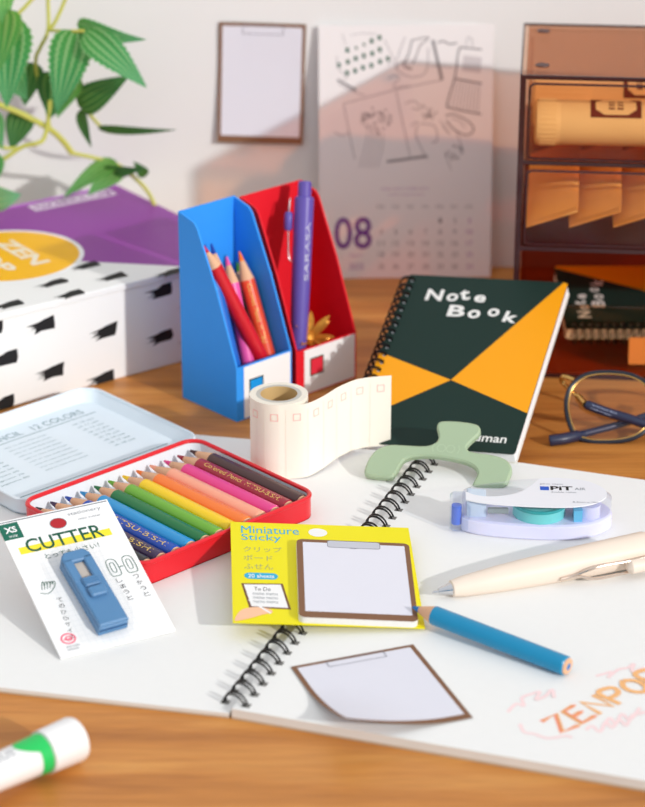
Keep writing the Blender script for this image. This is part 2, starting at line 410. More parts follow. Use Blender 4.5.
for i, (nm, c, tx) in enumerate(row):
    x = -X+5.6+i*(2*X-11.2)/11.
    E_, T_ = TM @ Vector((x, -Yh+2.9, 5.95)), TM @ Vector((x, Yh-2.9-random.uniform(0, 1.0), 5.8))
    pencil('%s lacquered coloured pencil lying %s' % (nm, place.get(nm, 'in the row inside the red tin')), c, E_, T_, r=3.45, tip=14.5, txt=tx, roll=-.35, group='coloured pencils in the red tin',
           txt_at=.06, txt_len=.5 if tx and len(tx) < 14 else .66, lead=c if i else (30, 30, 32))

# ================================================================== CUTTER PACK
BL, BR, TR = at(60.5, 659.6, 2.2), at(175.5, 631.6, 2.2), at(99.5, 502.5, 27)
CM = frame(BL, BR-BL, y=TR-BR); cw, chh = (BR-BL).length, (TR-BR).dot((CM.to_3x3() @ Vector((0, 1, 0))))
pk = thing('cutter_pack', 'white hanging card pack for a mini cutter leaning against the red pencil tin', 'packaging', CM)
m = MB(); outline = [(0, 0), (cw, 0), (cw, chh)]
k_h, r_h = chh-6.6, 2.7
m.prism([(0, 0), (cw, 0), (cw, chh), (0, chh)], 0, 1.0, white)
m.build('backing_card', pk)
grid = mat('pale_grid_line', (226, 230, 232), .7); tealt = mat('teal_tag', (24, 104, 84), .6); yel = mat('yellow_marker', (246, 226, 56), .6); pinkm = mat('red_mark', (240, 90, 120), .6)
m = MB()
for i in range(1, 18): m.rect(i*cw/18, 0.5, i*cw/18+.12, chh-1, 1.03, grid)
for i in range(1, 28): m.rect(.5, i*chh/28, cw-.5, i*chh/28+.12, 1.03, grid)
m.rect(1, chh-1.1, cw-.5, chh-.6, 1.05, greyink)
m.poly(ell(cw*.50, k_h, 3.1, 2.5, 24), mat('hole_tin_red', (176, 40, 48), .8), 1.06); m.ring(ell(cw*.5, k_h, 3.3, 2.7, 24), ell(cw*.5, k_h, 3.05, 2.45, 24), 1.07, greyink)  # hang hole drawn flat, in the red of the tin behind it
m.rect(0, chh-9.6, 7.6, chh-1.6, 1.06, tealt); m.text('XS', 1.6, chh-6.4, 4.6, 3.0, 1.09, white, bold=.03); m.text('SIZE', 2.2, chh-8.6, 3.4, .9, 1.09, white)
m.rect(3.5, chh-17.6, cw-4.6, chh-14.2, 1.06, yel); m.text('CUTTER', 6.5, chh-17.6, cw-14, 6.6, 1.1, green_ink, bold=.01)
m.text('とっても小さい！', 11.5, chh-22.2, 21, 2.6, 1.08, green_ink); m.text('stationery', cw-17, chh-4.6, 13, 1.9, 1.08, greyink); m.text('mini cutter', cw-14, chh-7.2, 9, 1.0, 1.08, greyink)
# drawings: little hand at left, two cutters at right
def sk_line(pts, w=.28, mm=green_ink, cl=False): m.ribbon([(p.x, p.y) for p in smooth([(a, b, 0) for a, b in pts], 4, cl)], w, 1.08, mm, cl)
hx, hy = 3.6, chh-39
sk_line([(hx, hy+2), (hx+2.2, hy+1), (hx+4, hy+1.5), (hx+6.4, hy+4), (hx+6.8, hy+6), (hx+5.4, hy+5)])
for q in range(4): sk_line([(hx+1.2+q, hy+3.2), (hx+2+q*1.1, hy+5.8), (hx+2.8+q*1.1, hy+6.8-.3*q), (hx+2.6+q*1.1, hy+4.6)])
for ox in (cw-12.4, cw-6.0):
    sk_line([(ox, chh-36.5), (ox, chh-30.5), (ox+1.1, chh-29), (ox+2.6, chh-29), (ox+3.8, chh-30.5), (ox+3.8, chh-36.5), (ox+1.9, chh-37.2)], cl=True)
    sk_line([(ox+1.2, chh-35), (ox+1.2, chh-31), (ox+2.6, chh-31), (ox+2.6, chh-35)], cl=True)
m.rect(cw-8.2, chh-33.4, cw-6.6, chh-33.1, 1.08, green_ink)
for (x, y, s_) in ((cw-11.8, chh-40.4, 'しまうと'), (cw-5.2, chh-40.4, 'つかうと')):
    for q, chx in enumerate(s_): m.text(chx, x+.2*q, y-q*3.0, 2.2, 2.0, 1.08, ink)
for q, chx in enumerate('てのひらサイズ'): m.text(chx, 8.2-.35*q, chh-43-q*2.9, 2.0, 1.9, 1.08, ink)
m.ring(ell(5.6, 7.4, 2.8, 2.5, 28), ell(5.6, 7.4, 2.2, 1.9, 28), 1.08, pinkm); m.rect(3.8, 7.0, 7.2, 7.5, 1.08, pinkm); m.ring(ell(5.8, 7.4, 1.4, 1.2, 24), ell(5.8, 7.4, .9, .7, 24), 1.08, pinkm)
m.text('DESIGN AWARD', 3.4, 3.3, 5.2, .9, 1.08, greyink); m.text('WINNER', 3.4, 2.0, 4.4, .8, 1.08, greyink)
m.build('printed_face', pk)
# blister and cutter
cx0, cx1, cy0, cy1 = cw*.515-5.8, cw*.515+5.8, 5.2, chh-24.2
cut = thing('mini_cutter', 'small blue plastic box cutter held in the clear blister on the white card', 'cutter', CM @ Matrix.Translation(Vector(((cx0+cx1)/2-1.0, cy0, 1.25))) @ Matrix.Rotation(math.radians(3), 4, 'Z'))
blue_pl = mat('dusty_blue_plastic', (84, 134, 180), .4, var=.03)
hw, L_ = 5.6, cy1-cy0-1.2
m = MB()
body = [(-hw, 0), (hw, 0), (hw, L_-2.6), (hw-1.6, L_), (-hw+1.6, L_), (-hw, L_-2.6)]
sx = 2.1
m.prism(body, 0, 4.2, blue_pl, bev=.5)
m.prism([(-hw, 0), (hw, 0), (hw, L_*.6), (-hw, L_*.6)], 4.0, 6.0, blue_pl, bev=.5)
for (a, b) in ((-hw, -sx), (sx, hw)): m.prism([(a, L_*.58), (b, L_*.58), (b, L_-4), (a, L_-4)], 4.0, 6.0, blue_pl, bev=.4)
m.prism([(-hw, L_-5.5), (hw, L_-5.5), (hw, L_-2.8), (hw-1.8, L_-.4), (-hw+1.8, L_-.4), (-hw, L_-2.8)], 4.0, 6.0, blue_pl, bev=.5)
m.box(-hw+.3, -.35, 2.6, hw-.3, .3, 3.0, mat('blue_seam', (48, 92, 140), .5))
m.build('cutter_body', cut)
m = MB(); m.rect(-sx, L_*.6, sx, L_-5.5, 4.3, mat('blade_slot', (196, 186, 176), .5)); m.build('blade', cut)
m = MB(); m.prism(rrect(-3.2, L_*.34, 3.2, L_*.46, .8), 5.9, 7.8, blue_pl, bev=.5); m.prism(rrect(-3.2, L_*.49, 3.2, L_*.60, .8), 5.9, 7.2, blue_pl, bev=.4)
for q in range(3): m.box(-2.8, L_*.50+q*1.1, 7.1, 2.8, L_*.50+q*1.1+.5, 7.5, blue_pl)
m.build('slider', cut)
blis = clear('clear_blister', (.985, .985, .98), .015, .05, 1.07)
m = MB()
bo = rrect(cx0-8.6, 3.2, cx1+1.6, cy1+1.8, 4); bi = rrect(cx0-3.8, 4.2, cx1+.6, cy1+.9, 2.6); nb = len(bo)
m.add([(p[0], p[1], 1.15) for p in bo]+[(p[0], p[1], 9.4) for p in bi], [(i, (i+1) % nb, nb+(i+1) % nb, nb+i) for i in range(nb)], blis); m.poly(bi, blis, 9.4)
m.build('blister', pk)

# ================================================================== YELLOW STICKY PACK
yBR, yTR, yTL = at(425, 629, 4.9), at(410, 529, 8.2), at(232, 523, 12.5)
yBL = yTL+yBR-yTR
YM = frame(yBL, yBR-yBL, y=yTR-yBR); yw, yh = (yBR-yBL).length, (yTR-yBR).length
yk = thing('sticky_note_pack', 'bright yellow backing card lying across the wire of the open sketchbook', 'packaging', YM)
yel_c = mat('yellow_card', (238, 226, 18), .55, var=.01)
m = MB(); m.prism([(0, 0), (yw, 0), (yw, yh), (0, yh)], 0, .5, yel_c); m.build('backing_card', yk)
cyan = mat('cyan_print', (40, 172, 214), .6); skin_m = mat('skin_print', (250, 196, 160), .7); pgrey = mat('pale_grey_print', (170, 176, 120), .7)
m = MB()
m.poly(ell(yw*.485, yh-6.2, 3.6, 3.2, 28), paper, .55)
m.text('Miniature', 4.0, yh-8.4, 22, 5.6, .56, cyan, bold=.0); m.text('Sticky', 4.0, yh-15.2, 15, 6.2, .56, cyan, bold=.0)
for q, s_ in enumerate(('クリップ', 'ボード', 'ふせん')): m.text(s_, 4.6, yh-22.6-q*6.4, 3.6*len(s_), 4.0, .56, pgrey)
m.prism(rrect(4.6, yh-42.5, 17, yh-38, 2.2), .52, .56, cyan); m.text('20 sheets', 6, yh-41.6, 9.6, 2.7, .58, white, bold=.01)
m.text('\\ 仕事術 /', 4.4, yh-55, 15, 4.6, .56, pgrey); m.text('ふせん', 7, yh-58.8, 9, 2.2, .56, pgrey)
bp_ = [(5.6, 8.4+3), (20.4, 11), (18.6, 31.0), (3.6, 31.6)]
bp_ = [(4.2+1.8, 10), (21, 9.6), (18.6, 27.6), (3.4, 27.0)]
m.poly(bp_, mat('brown_print', (122, 84, 58), .7), .56); m.poly([(6.8, 11), (20, 10.6), (17.8, 26.8), (4.3, 26.2)], white, .58)
m.text('To Do', 8, 22, 6, 2.6, .6, ink); 
for q in range(3): m.text('memo memo', 7.5, 19-q*2.8, 9, 1.5, .6, greyink)
m.poly([(p.x, p.y) for p in smooth([(0.6, 1.0, 0), (3, 8, 0), (8, 10.4, 0), (13, 9.6, 0), (14.2, 7, 0), (11, 5.6, 0), (7, 3.2, 0), (3, 1.2, 0)], 5, True)], skin_m, .62)
m.ribbon([(6, 15.4), (13.6, 6.4)], .9, .64, white)
m.build('printed_face', yk)
# clipboard shaped pad
brown_pr = mat('brown_board_print', (130, 92, 66), .6, var=.06, scale=700); pale_pr = mat('pale_lilac_sheet', (226, 226, 236), .6, var=.01); clip_pr = mat('clip_print', (196, 198, 208), .5); clipline = mat('clip_outline', (120, 120, 134), .6)
def clipboard_face(m, w, h, z, fn=None, rad=2.2, side=.055, top=.045, bot=.065):
    """the printed look of a clipboard: brown border, pale sheet, drawn clip"""
    g = fn or (lambda x, y: (x, y, z))
    return
iYM = YM.inverted()
def ycard(px, py, z):
    p = YM @ Vector((0, 0, z)); nn = YM.to_3x3() @ Vector((0, 0, 1)); return iYM @ on(px, py, p, nn)
pTL, pTR, pBR, pBL = [ycard(*q, 3.0) for q in ((292, 538), (405, 544), (418, 622), (299, 617))]
PM = YM @ Matrix.Translation(Vector((pBL.x, pBL.y, .52))) @ Matrix.Rotation(math.atan2(pBR.y-pBL.y, pBR.x-pBL.x), 4, 'Z')
pw, ph = ((pBR-pBL).length+(pTR-pTL).length)/2, ((pTL-pBL).length+(pTR-pBR).length)/2
pad = thing('sticky_note_pad', 'thick pad of clipboard printed sticky notes mounted on the yellow card', 'sticky notes', PM)
m = MB(); m.prism(rrect(0, 0, pw, ph, 2.4), 0, 2.5, brown_pr, m_side=mat('pad_edges', (232, 230, 224), .8, var=.08, scale=900)); m.build('sheets', pad)
def clip_print(m, w, h, z, sd=.055, tp=.04, bt=.075):
    m.rect(w*sd, h*bt, w*(1-sd*.8), h*(1-tp), z, pale_pr)
    a, b = rrect(w*.27, h*.90, w*.74, h*1.0-.3, 1.2, 4), rrect(w*.275, h*.906, w*.735, h*1.0-.6, 1.0, 4)
    m.poly(b, clip_pr, z+.02); m.ring(a, b, z+.03, clipline); m.ribbon([(w*.47, h*.9), (w*.5, h*.893), (w*.53, h*.9)], .3, z+.03, clipline)
m = MB(); clip_print(m, pw, ph, 2.53); m.build('printed_face', pad)

# ================================================================== LOOSE NOTES (curling sheets)
def curl_note(name, label, cat, M, w, h, zf, group=None):
    r = thing(name, label, cat, M, group); nx, ny = 24, 30
    vs = []; fs = []; mi = []
    m = MB(); sd, tp, bt = .04, .03, .06
    def put(x, y, dz): return (x, y, zf(x/w, y/h)+dz)
    xs = sorted(set([0, w*sd*.5, w*sd, w*(1-sd), w]+[w*(sd+(1-2*sd)*k/20) for k in range(21)])); ys = sorted(set([0, h*bt, h*(1-tp), h]+[h*(bt+(1-tp-bt)*k/26) for k in range(27)]))
    for j in range(len(ys)-1):
        for i in range(len(xs)-1):
            inner = xs[i] >= w*sd-1e-6 and xs[i+1] <= w*(1-sd)+1e-6 and ys[j] >= h*bt-1e-6 and ys[j+1] <= h*(1-tp)+1e-6
            m.add([put(a, b, 0) for a, b in ((xs[i], ys[j]), (xs[i+1], ys[j]), (xs[i+1], ys[j+1]), (xs[i], ys[j+1]))], [(0, 1, 2, 3)], pale_pr if inner else brown_pr)
    o = m.build('sheet', r, 60)
    bm = bmesh.new(); bm.from_mesh(o.data); bmesh.ops.remove_doubles(bm, verts=bm.verts, dist=1e-7); bmesh.ops.recalc_face_normals(bm, faces=bm.faces); bm.to_mesh(o.data); bm.free()
    m = MB(); n = 16
    for (x0, y0, x1, y1) in ((.27, .905, .74, .91), (.27, .975, .74, .98)):
        P = [(w*(x0+(x1-x0)*k/n), h*y0) for k in range(n+1)]
        for k in range(n): m.add([put(a, b, .12) for a, b in (P[k], P[k+1], (P[k+1][0], h*y1), (P[k][0], h*y1))], [(0, 1, 2, 3)], clipline)
    for x in (.27, .735): m.add([put(a, b, .12) for a, b in ((w*x, h*.905), (w*x+.3, h*.905), (w*x+.3, h*.98), (w*x, h*.98))], [(0, 1, 2, 3)], clipline)
    m.build('printed_clip', r); return r
lTL, lTR, lBR = at(292, 667, 4.2), at(406, 646, 4.2), at(473, 718, 4.2)
lBL = lTL+lBR-lTR
lBL = lBL-(lBR-lBL).normalized()*3.2; LM = frame(lBL, lBR-lBL, y=lTL-lBL); lw, lh = (lBR-lBL).length, (lTR-lBR).length
def curl(u, v): 
    k = max(0, (1-v))*max(0, 1-u*.85); return .15+15.0*max(0, k-.28)**1.7+.6*(1-v)*(1-u)
curl_note('loose_sticky_note', 'single loose clipboard printed sticky note curling on the right sketchbook page', 'sticky note', LM, lw, lh, curl)
# the one on the wall
wA, wB = Vector((-52.6, 1108.6, 66.6)), Vector((-9.6, 1108.6, 65.2))
wtl = Vector((-51.4, 1108.6, 126.8))
WM = frame(wA, wB-wA, y=wtl-wA)
def curlw(u, v): return .25+4.2*max(0, .75-v)**1.6+5.0*max(0, .30-u)**1.5*max(0, v-.2)
curl_note('wall_sticky_note', 'clipboard printed sticky note stuck high on the wall beside the calendar', 'sticky note', WM, 42.6, 60.6, curlw)

# ================================================================== BLUE PENCIL, PEN, TUBE
pencil('short sky blue pencil resting its point on the yellow card corner', (4, 138, 184), at(568.5, 666.8, 7.5), at(412.0, 606.8, 10.2), r=3.5, tip=9.5, lead=(30, 120, 190))
# beige pen
pa, pb = at(433, 592.5, 7.0), at(646, 548, 10.6)
PL = (pb-pa).length
PEN = frame(pa, pb-pa, z=(0, 0, 1)); beige = mat('cream_barrel', (236, 220, 204), .42, var=.015); 
pen = thing('ballpoint_pen', 'chunky cream ballpoint pen with wire clip on the right sketchbook page', 'pen', PEN)
m = MB(); m.lathe([(7, 2.4), (7.4, 3.1), (12, 3.9), (26, 5.0), (42, 5.7), (60, 6.2), (PL-1, 6.5), (PL+.5, 6.1), (PL+.7, 5.4)], beige, 36); m.build('barrel', pen)
m = MB(); m.lathe([(-.3, .25), (.2, .5), (2, .6), (2.1, 1.0), (7.2, 2.5), (7.6, 2.6)], steel, 28); m.build('metal_tip', pen)
m = MB(); m.lathe([(PL+.6, 3.6), (PL+12, 3.4), (PL+13, 2.8)], beige, 28); m.build('push_button', pen)
# clip: bent steel wire loop along the near side, with a cream bead
m = MB(); sgn = -1
def side(x, out, up): return (x, sgn*(out+.9*(out > 7)), up-.8*(out > 7))
x0c = PL-34
loop = [side(x0c-4, 6.1, -1.9), side(x0c+2, 6.6, -1.2), side(x0c+7, 8.0, 2.0), side(x0c+12, 8.2, 2.6), side(PL-12, 8.2, 2.2), side(PL+2, 7.8, 2.2), side(PL+5, 7.0, 0), side(PL+2, 7.8, -2.6), side(PL-14, 8.0, -2.6), side(x0c+9, 8.0, -2.4), side(x0c+3, 6.9, -1.9), side(x0c-4, 6.2, -2.3)]
m.tube(smooth(loop, 6), .55, mat('rose_steel', (226, 206, 190), .2, 1.), 8); m.build('wire_clip', pen)
m = MB(); m.M = Matrix.Translation(Vector((PL-7, sgn*9.4, -1.0)))
m.lathe([(-5.6, .4), (-5.2, 1.8), (-4, 2.8), (4, 2.8), (5.2, 1.8), (5.6, .4)], beige, 20); m.build('clip_bead', pen)
# glue stick
ta, tb = at(-16, 778, 9), at(75, 739, 8)
ta = ta+(ta-tb).normalized()*30; TLn = (tb-ta).length
tube_ = thing('glue_stick', 'white round tube with green printed band in the front left corner', 'glue stick', frame(ta, tb-ta, z=(0, 0, 1)))
wp = mat('glossy_white_plastic', (240, 240, 240), .3, coat=.3, var=.01); grn = mat('green_band', (40, 196, 96), .4); pgrn = mat('pale_green_band', (196, 240, 208), .4)
rt = 6.6
m = MB(); m.lathe([(0, rt*.78), (TLn-13, rt*.98)], wp, 40); m.build('tube_body', tube_)
m = MB(); m.lathe([(TLn-13, rt*.94), (TLn-12.8, rt*1.1), (TLn-.8, rt*1.16), (TLn+.4, rt*1.1), (TLn+.8, rt*.98), (TLn+.8, 0)], wp, 40); m.build('cap', tube_)
m = MB(); k = rt*.98; m.lathe([(TLn-17.4, k+.05), (TLn-13.2, k+.22)], grn, 40, caps=False)
m.text('GLUE', TLn-36, -3, 11, 3, .12, greyink, wrap=rt*.92); m.text('solid paste', TLn-34, -6, 9, 1.4, .12, pgrn, wrap=rt*.92)
m.build('printed_band', tube_)
m = MB()
for j in range(24): 
    q = j/24*2*PI
pts = [(TLn-17.2, -9), (TLn-21, -6), (TLn-25, -2.5), (TLn-24, 3), (TLn-20, 7), (TLn-17.2, 9)]
n2 = 10
for j in range(n2):
    y0_, y1_ = -5.6+11.2*j/n2, -5.6+11.2*(j+1)/n2
    f = lambda y: TLn-17.3-7.0*(1-(y/5.6)**2)
    vs = []
    for x, y in ((f(y0_), y0_), (TLn-17.2, y0_), (TLn-17.2, y1_), (f(y1_), y1_)):
        rr = rt*.78+(rt*.2)*(x/(TLn-13))+.12; q = y/rr; vs.append((x, math.sin(q)*rr, math.cos(q)*rr))
    m.add(vs, [(0, 1, 2, 3)], grn)
m.build('green_flame_print', tube_)

# ================================================================== GLUE TAPE
g0 = at(534, 524, 4.0)
GM = rz((g0.x, g0.y, 4.0), -2.5) @ Matrix.Scale(1.0, 4)
gt = thing('glue_tape', 'clear oval glue tape dispenser with blue roller and white top label', 'glue tape', GM)
lav = mat('lavender_shell', (222, 223, 250), .3, var=.01, coat=.3, sss=.2)
def egg(k=1.0, dx=0.0):
    k *= .97
    base = [(-28, -9), (-20, -12.4), (-6, -14.6), (10, -15), (22, -12), (29, -6), (31, 0), (29, 6), (22, 12), (10, 15), (-6, 13.6), (-20, 9), (-28, 6), (-29.5, 0), (-29.5, -6)]
    return [(p.x, p.y) for p in smooth([(a*k+dx, b*k, 0) for a, b in base], 4, True)]
m = MB(); m.prism(egg(), 0, 6.6, lav, bev=.9); m.build('lower_shell', gt)
cl = clear('clear_cover', (.93, .94, .985), .05, .06, 1.35)
m = MB(); e1 = egg(.985); e2 = egg(.90, .6); n = len(e1)
m.add([(p[0], p[1], 5.6) for p in e1]+[(p[0], p[1], 12.2) for p in e1]+[(p[0], p[1], 13.6) for p in e2], [(i+l*n, (i+1) % n+l*n, n+l*n+(i+1) % n, n+l*n+i) for l in (0, 1) for i in range(n)], cl); m.build('clear_cover', gt)
m = MB()
lab = [(p.x, p.y) for p in smooth([(-19, -8.4, 0), (-6, -11.6, 0), (10, -12.6, 0), (20, -10, 0), (26, -5, 0), (27.6, 0, 0), (26, 5, 0), (20, 10, 0), (10, 12.6, 0), (2, 12.0, 0), (4, 4, 0), (-2, -4, 0), (-10, -6, 0)], 4, True)]
lab = [(p.x, p.y) for p in smooth([(-27, -8, 0), (-20, -10.6, 0), (-6, -12.6, 0), (10, -13, 0), (20, -10.6, 0), (26, -5.4, 0), (27.6, 0, 0), (26, 5.4, 0), (20, 10.8, 0), (10, 13, 0), (4, 12.6, 0)], 4)]
hole = [(p.x, p.y) for p in smooth([(2, 11.8, 0), (-3, 3, 0), (-9, -2.6, 0), (-17, -5.0, 0), (-23, -4, 0), (-27, -1, 0)], 4)]
m.prism(lab+hole, 13.5, 14.0, mat('white_label', (238, 240, 246), .35, var=.01)); m.build('top_label', gt)
m = MB(); m.rect(2, 1.4, 5.4, 4.8, 14.05, mat('blue_square', (36, 92, 200), .5)); m.text('PiT', 6.0, 1.6, 8.6, 3.6, 14.05, ink, bold=.03); m.text('AIR', 15.4, 2.0, 4.2, 2.2, 14.05, greyink)
m.text('glue tape', 2, 6.4, 9, 1.3, 14.05, greyink); m.text('double roller', 6, -.6, 10, 1.1, 14.05, greyink); m.text('8.4mm x 10m', 14, -9.2, 10, 1.2, 14.05, greyink); m.build('label_lettering', gt)
m = MB(); m.M = Matrix.Translation(Vector((1.5, -3.6, 0))); m.lathe([(5.8, 0), (5.8, 10.2), (11.2, 10.2), (11.2, 7.5), (11.2, 0)], mat('teal_tape', (120, 222, 218), .4), 40, axis='Z'); m.lathe([(10.9, 10.5), (11.9, 10.5), (11.9, 9.4), (10.9, 9.4)], mat('teal_reel', (30, 170, 168), .4), 40, axis='Z', caps=False); m.build('tape_reel', gt)
m = MB(); m.M = Matrix.Translation(Vector((20.5, -4.4, 0))); m.lathe([(5.8, 0), (5.8, 4.6), (11.6, 4.6), (11.6, 0)], lav, 28, axis='Z'); m.M = Matrix.Identity(4); m.prism([(14.5, -11), (17.8, -10.6), (17.8, -4), (14.5, -4)], 5.8, 11.2, mat('sky_part', (110, 200, 236), .4)); m.build('take_up_spool', gt)
m = MB(); m.prism([(-26.5, -7.6), (-24, -8.4), (-19, -8), (-19, 3), (-26.5, 4)], 5.6, 13.4, mat('pale_blue_frame', (206, 222, 238), .35), bev=.6); m.box(-18.5, -9.4, 8.6, -10.5, -7, 10.6, mat('grey_gear', (150, 160, 158), .5), bev=.4); m.build('guide_frame', gt)
m = MB(); m.prism(rrect(-33.0, -9.8, -25.0, 4.6, 1.8, 4), .6, 11.8, clear('clear_nose', (.86, .90, .96), .12, .06, 1.4), bev=1.0); m.build('clear_nose', gt)
m = MB(); m.M = Matrix.Translation(Vector((-30.4, -5.6, 0))); m.lathe([(2.6, 2.0), (10.4, 2.0)], mat('blue_roller', (52, 110, 224), .35), 20, axis='Z'); m.build('roller', gt)

# ================================================================== TAPE ROLL with loose strip
rc = at(279.5, 467, 2.05); RR = 11.9; RH = 33.0
roll = thing('sticker_roll', 'cream paper sticker tape roll standing with its loose end unrolled to the right', 'tape roll', Matrix.Translation(rc))
cream = mat('cream_tape', (246, 240, 226), .7, var=.01, sss=0); greyc = mat('grey_core_edge', (196, 194, 186), .8); card_m = mat('cardboard_core', (206, 174, 120), .85, var=.08)
strip_px = [(294, 479), (306, 475.5), (319, 470.5), (329, 465), (338, 459.5), (347, 455), (356, 451.5), (366, 449.5), (378, 448.2), (390.5, 447.2)]
P = [at(x, y, 3.2)-rc for x, y in strip_px]
# the strip leaves the roll at its front
m = MB()
ro, rh_, rk, rz0 = RR, 9.3, 7.6, 0
m.lathe([(0, rk), (0, RR), (RH, RR), (RH, rh_)], cream, 48, axis='Z', caps=False)
for k_ in range(4): m.lathe([(RH+.02, RR-.6-.6*k_), (RH+.02, RR-.68-.6*k_)], mat('layer_line', (216, 208, 192), .8), 48, axis='Z', caps=False)
a0 = math.atan2(P[0].y, P[0].x)
arc = [Vector((math.cos(a0-math.radians(70-14*k))*(RR+.15), math.sin(a0-math.radians(70-14*k))*(RR+.15), 0)) for k in range(5)]
path = smooth([p.xy.to_3d() for p in arc+P[1:]], 5)
ny = len(path); vs = []; fs = []
zb = [0.1+min(2.0, max(0, (i-22)*.12)) for i in range(ny)]
vs = [(p.x, p.y, z) for p, z in zip(path, zb)]+[(p.x, p.y, RH+z*.4) for p, z in zip(path, zb)]
fs = [(i, i+1, ny+i+1, ny+i) for i in range(ny-1)]; m.add(vs, fs, cream); m.build('paper_tape', roll, 60)
m = MB(); m.lathe([(RH+.01, rh_), (RH+.05, rk)], greyc, 48, axis='Z', caps=False); m.lathe([(RH+.05, rk), (0.2, rk)], card_m, 48, axis='Z', caps=False); m.build('cardboard_core', roll)
# pink printed squares
pinks = mat('pink_print', (248, 196, 186), .7); m = MB()
fold = mat('perforation_line', (238, 228, 214), .8)
cum = [0]
for i in range(1, ny): cum.append(cum[-1]+(path[i]-path[i-1]).length)
def pat(s):
    for i in range(1, ny):
        if cum[i] >= s or i == ny-1:
            k = min(1, max(0, (s-cum[i-1])/max(1e-6, cum[i]-cum[i-1]))); return path[i-1].lerp(path[i], k), (path[i]-path[i-1]).normalized(), zb[i]
def wallpt(s, z):
    if s < 0:
        a = a0-math.radians(70)+s/(RR+.2); p = Vector((math.cos(a)*(RR+.25), math.sin(a)*(RR+.25), z)); return p
    p, t, b = pat(s); nn = Vector((t.y, -t.x, 0)); return Vector((p.x, p.y, 0))+nn*.12+Vector((0, 0, z+b*.5))
tot = cum[-1]; s_ = tot-4.5
while s_ > -16:
    zc = RH-5.6
    for (a, b, c, d) in ((-1.6, -1.6, 1.6, -1.25), (-1.6, 1.25, 1.6, 1.6), (-1.6, -1.6, -1.25, 1.6), (1.25, -1.6, 1.6, 1.6)):
        m.add([wallpt(s_+a, zc+b), wallpt(s_+c, zc+b), wallpt(s_+c, zc+d), wallpt(s_+a, zc+d)], [(0, 1, 2, 3)], pinks)
    for q in range(8): m.add([wallpt(s_-4.6, 1+q*3.7), wallpt(s_-4.45, 1+q*3.7), wallpt(s_-4.45, 4.7+q*3.7), wallpt(s_-4.6, 4.7+q*3.7)], [(0, 1, 2, 3)], fold)
    s_ -= 9.2
m.build('printed_squares', roll)

# ================================================================== GREEN PAGE HOLDER
out_px = [(441.5, 420.6), (459, 420.8), (475, 423.4), (479.8, 427), (479.8, 432.5), (472, 440), (466.8, 446), (468.5, 450), (475.6, 451.9), (485, 453.2), (495, 454.9), (503, 457.5), (509, 462), (512, 468.6), (510, 475), (507, 482), (503, 486), (494, 487.5), (482, 488), (475, 487), (472.6, 484), (475.5, 478), (477.6, 472.8), (475, 467), (468, 462.6), (459, 459.8), (447, 457.2), (434, 455.6), (423, 455.3), (413, 456.4), (406, 458.6), (402, 462), (398.5, 468), (394.7, 474), (390.5, 477), (380, 476.4), (370, 475.4), (365.4, 473.6), (364.3, 470), (367, 462), (370.5, 455.5), (376, 449.5), (382, 446.2), (391, 444), (405.8, 444.6), (416, 445.2), (425.4, 445.2), (432, 443.8), (437, 440.5), (438.6, 436), (437.4, 430.5), (437, 425)]
f0, f1 = at(366, 474, 5.2), at(505, 486, 5.2)
ex = (f1-f0).normalized(); back = Vector((-ex.y, ex.x, 0)); tl = math.radians(33)
ey = back*math.cos(tl)+Vector((0, 0, 1))*math.sin(tl); nn = ex.cross(ey)
HM = frame(f0, ex, y=ey); iH = HM.inverted()
pts = [iH @ on(x, y, f0, nn) for x, y in out_px]; pts = [(p.x, p.y) for p in smooth([(q.x, q.y, 0) for q in pts], 3, True)]
pts = [(p[0], p[1]) for p in pts][::-1]
sage = mat('sage_silicone', (166, 186, 154), .5, var=.015, sss=.1)
hold = thing('page_holder', 'sage green anchor shaped page holder propped over the sketchbook wire', 'page holder', HM)
m = MB(); m.prism(pts, -3.6, 0, sage, bev=.7); m.build('holder_body', hold)
m = MB(); c_ = iH @ on(446, 448.5, f0, nn); sage2 = mat('sage_raised', (178, 197, 166), .5)
for dx in (-1.9, 1.9): m.ring(ell(c_.x+dx*1.0, c_.y, 1.9, 1.9, 24), ell(c_.x+dx, c_.y, 1.5, 1.5, 24), .06, sage2)
m.ribbon([(c_.x-5, c_.y+2), (c_.x-5.6, c_.y), (c_.x-5, c_.y-2)], .4, .06, sage2); m.ribbon([(c_.x+5, c_.y+2), (c_.x+5.6, c_.y), (c_.x+5, c_.y-2)], .4, .06, sage2); m.build('raised_mark', hold)

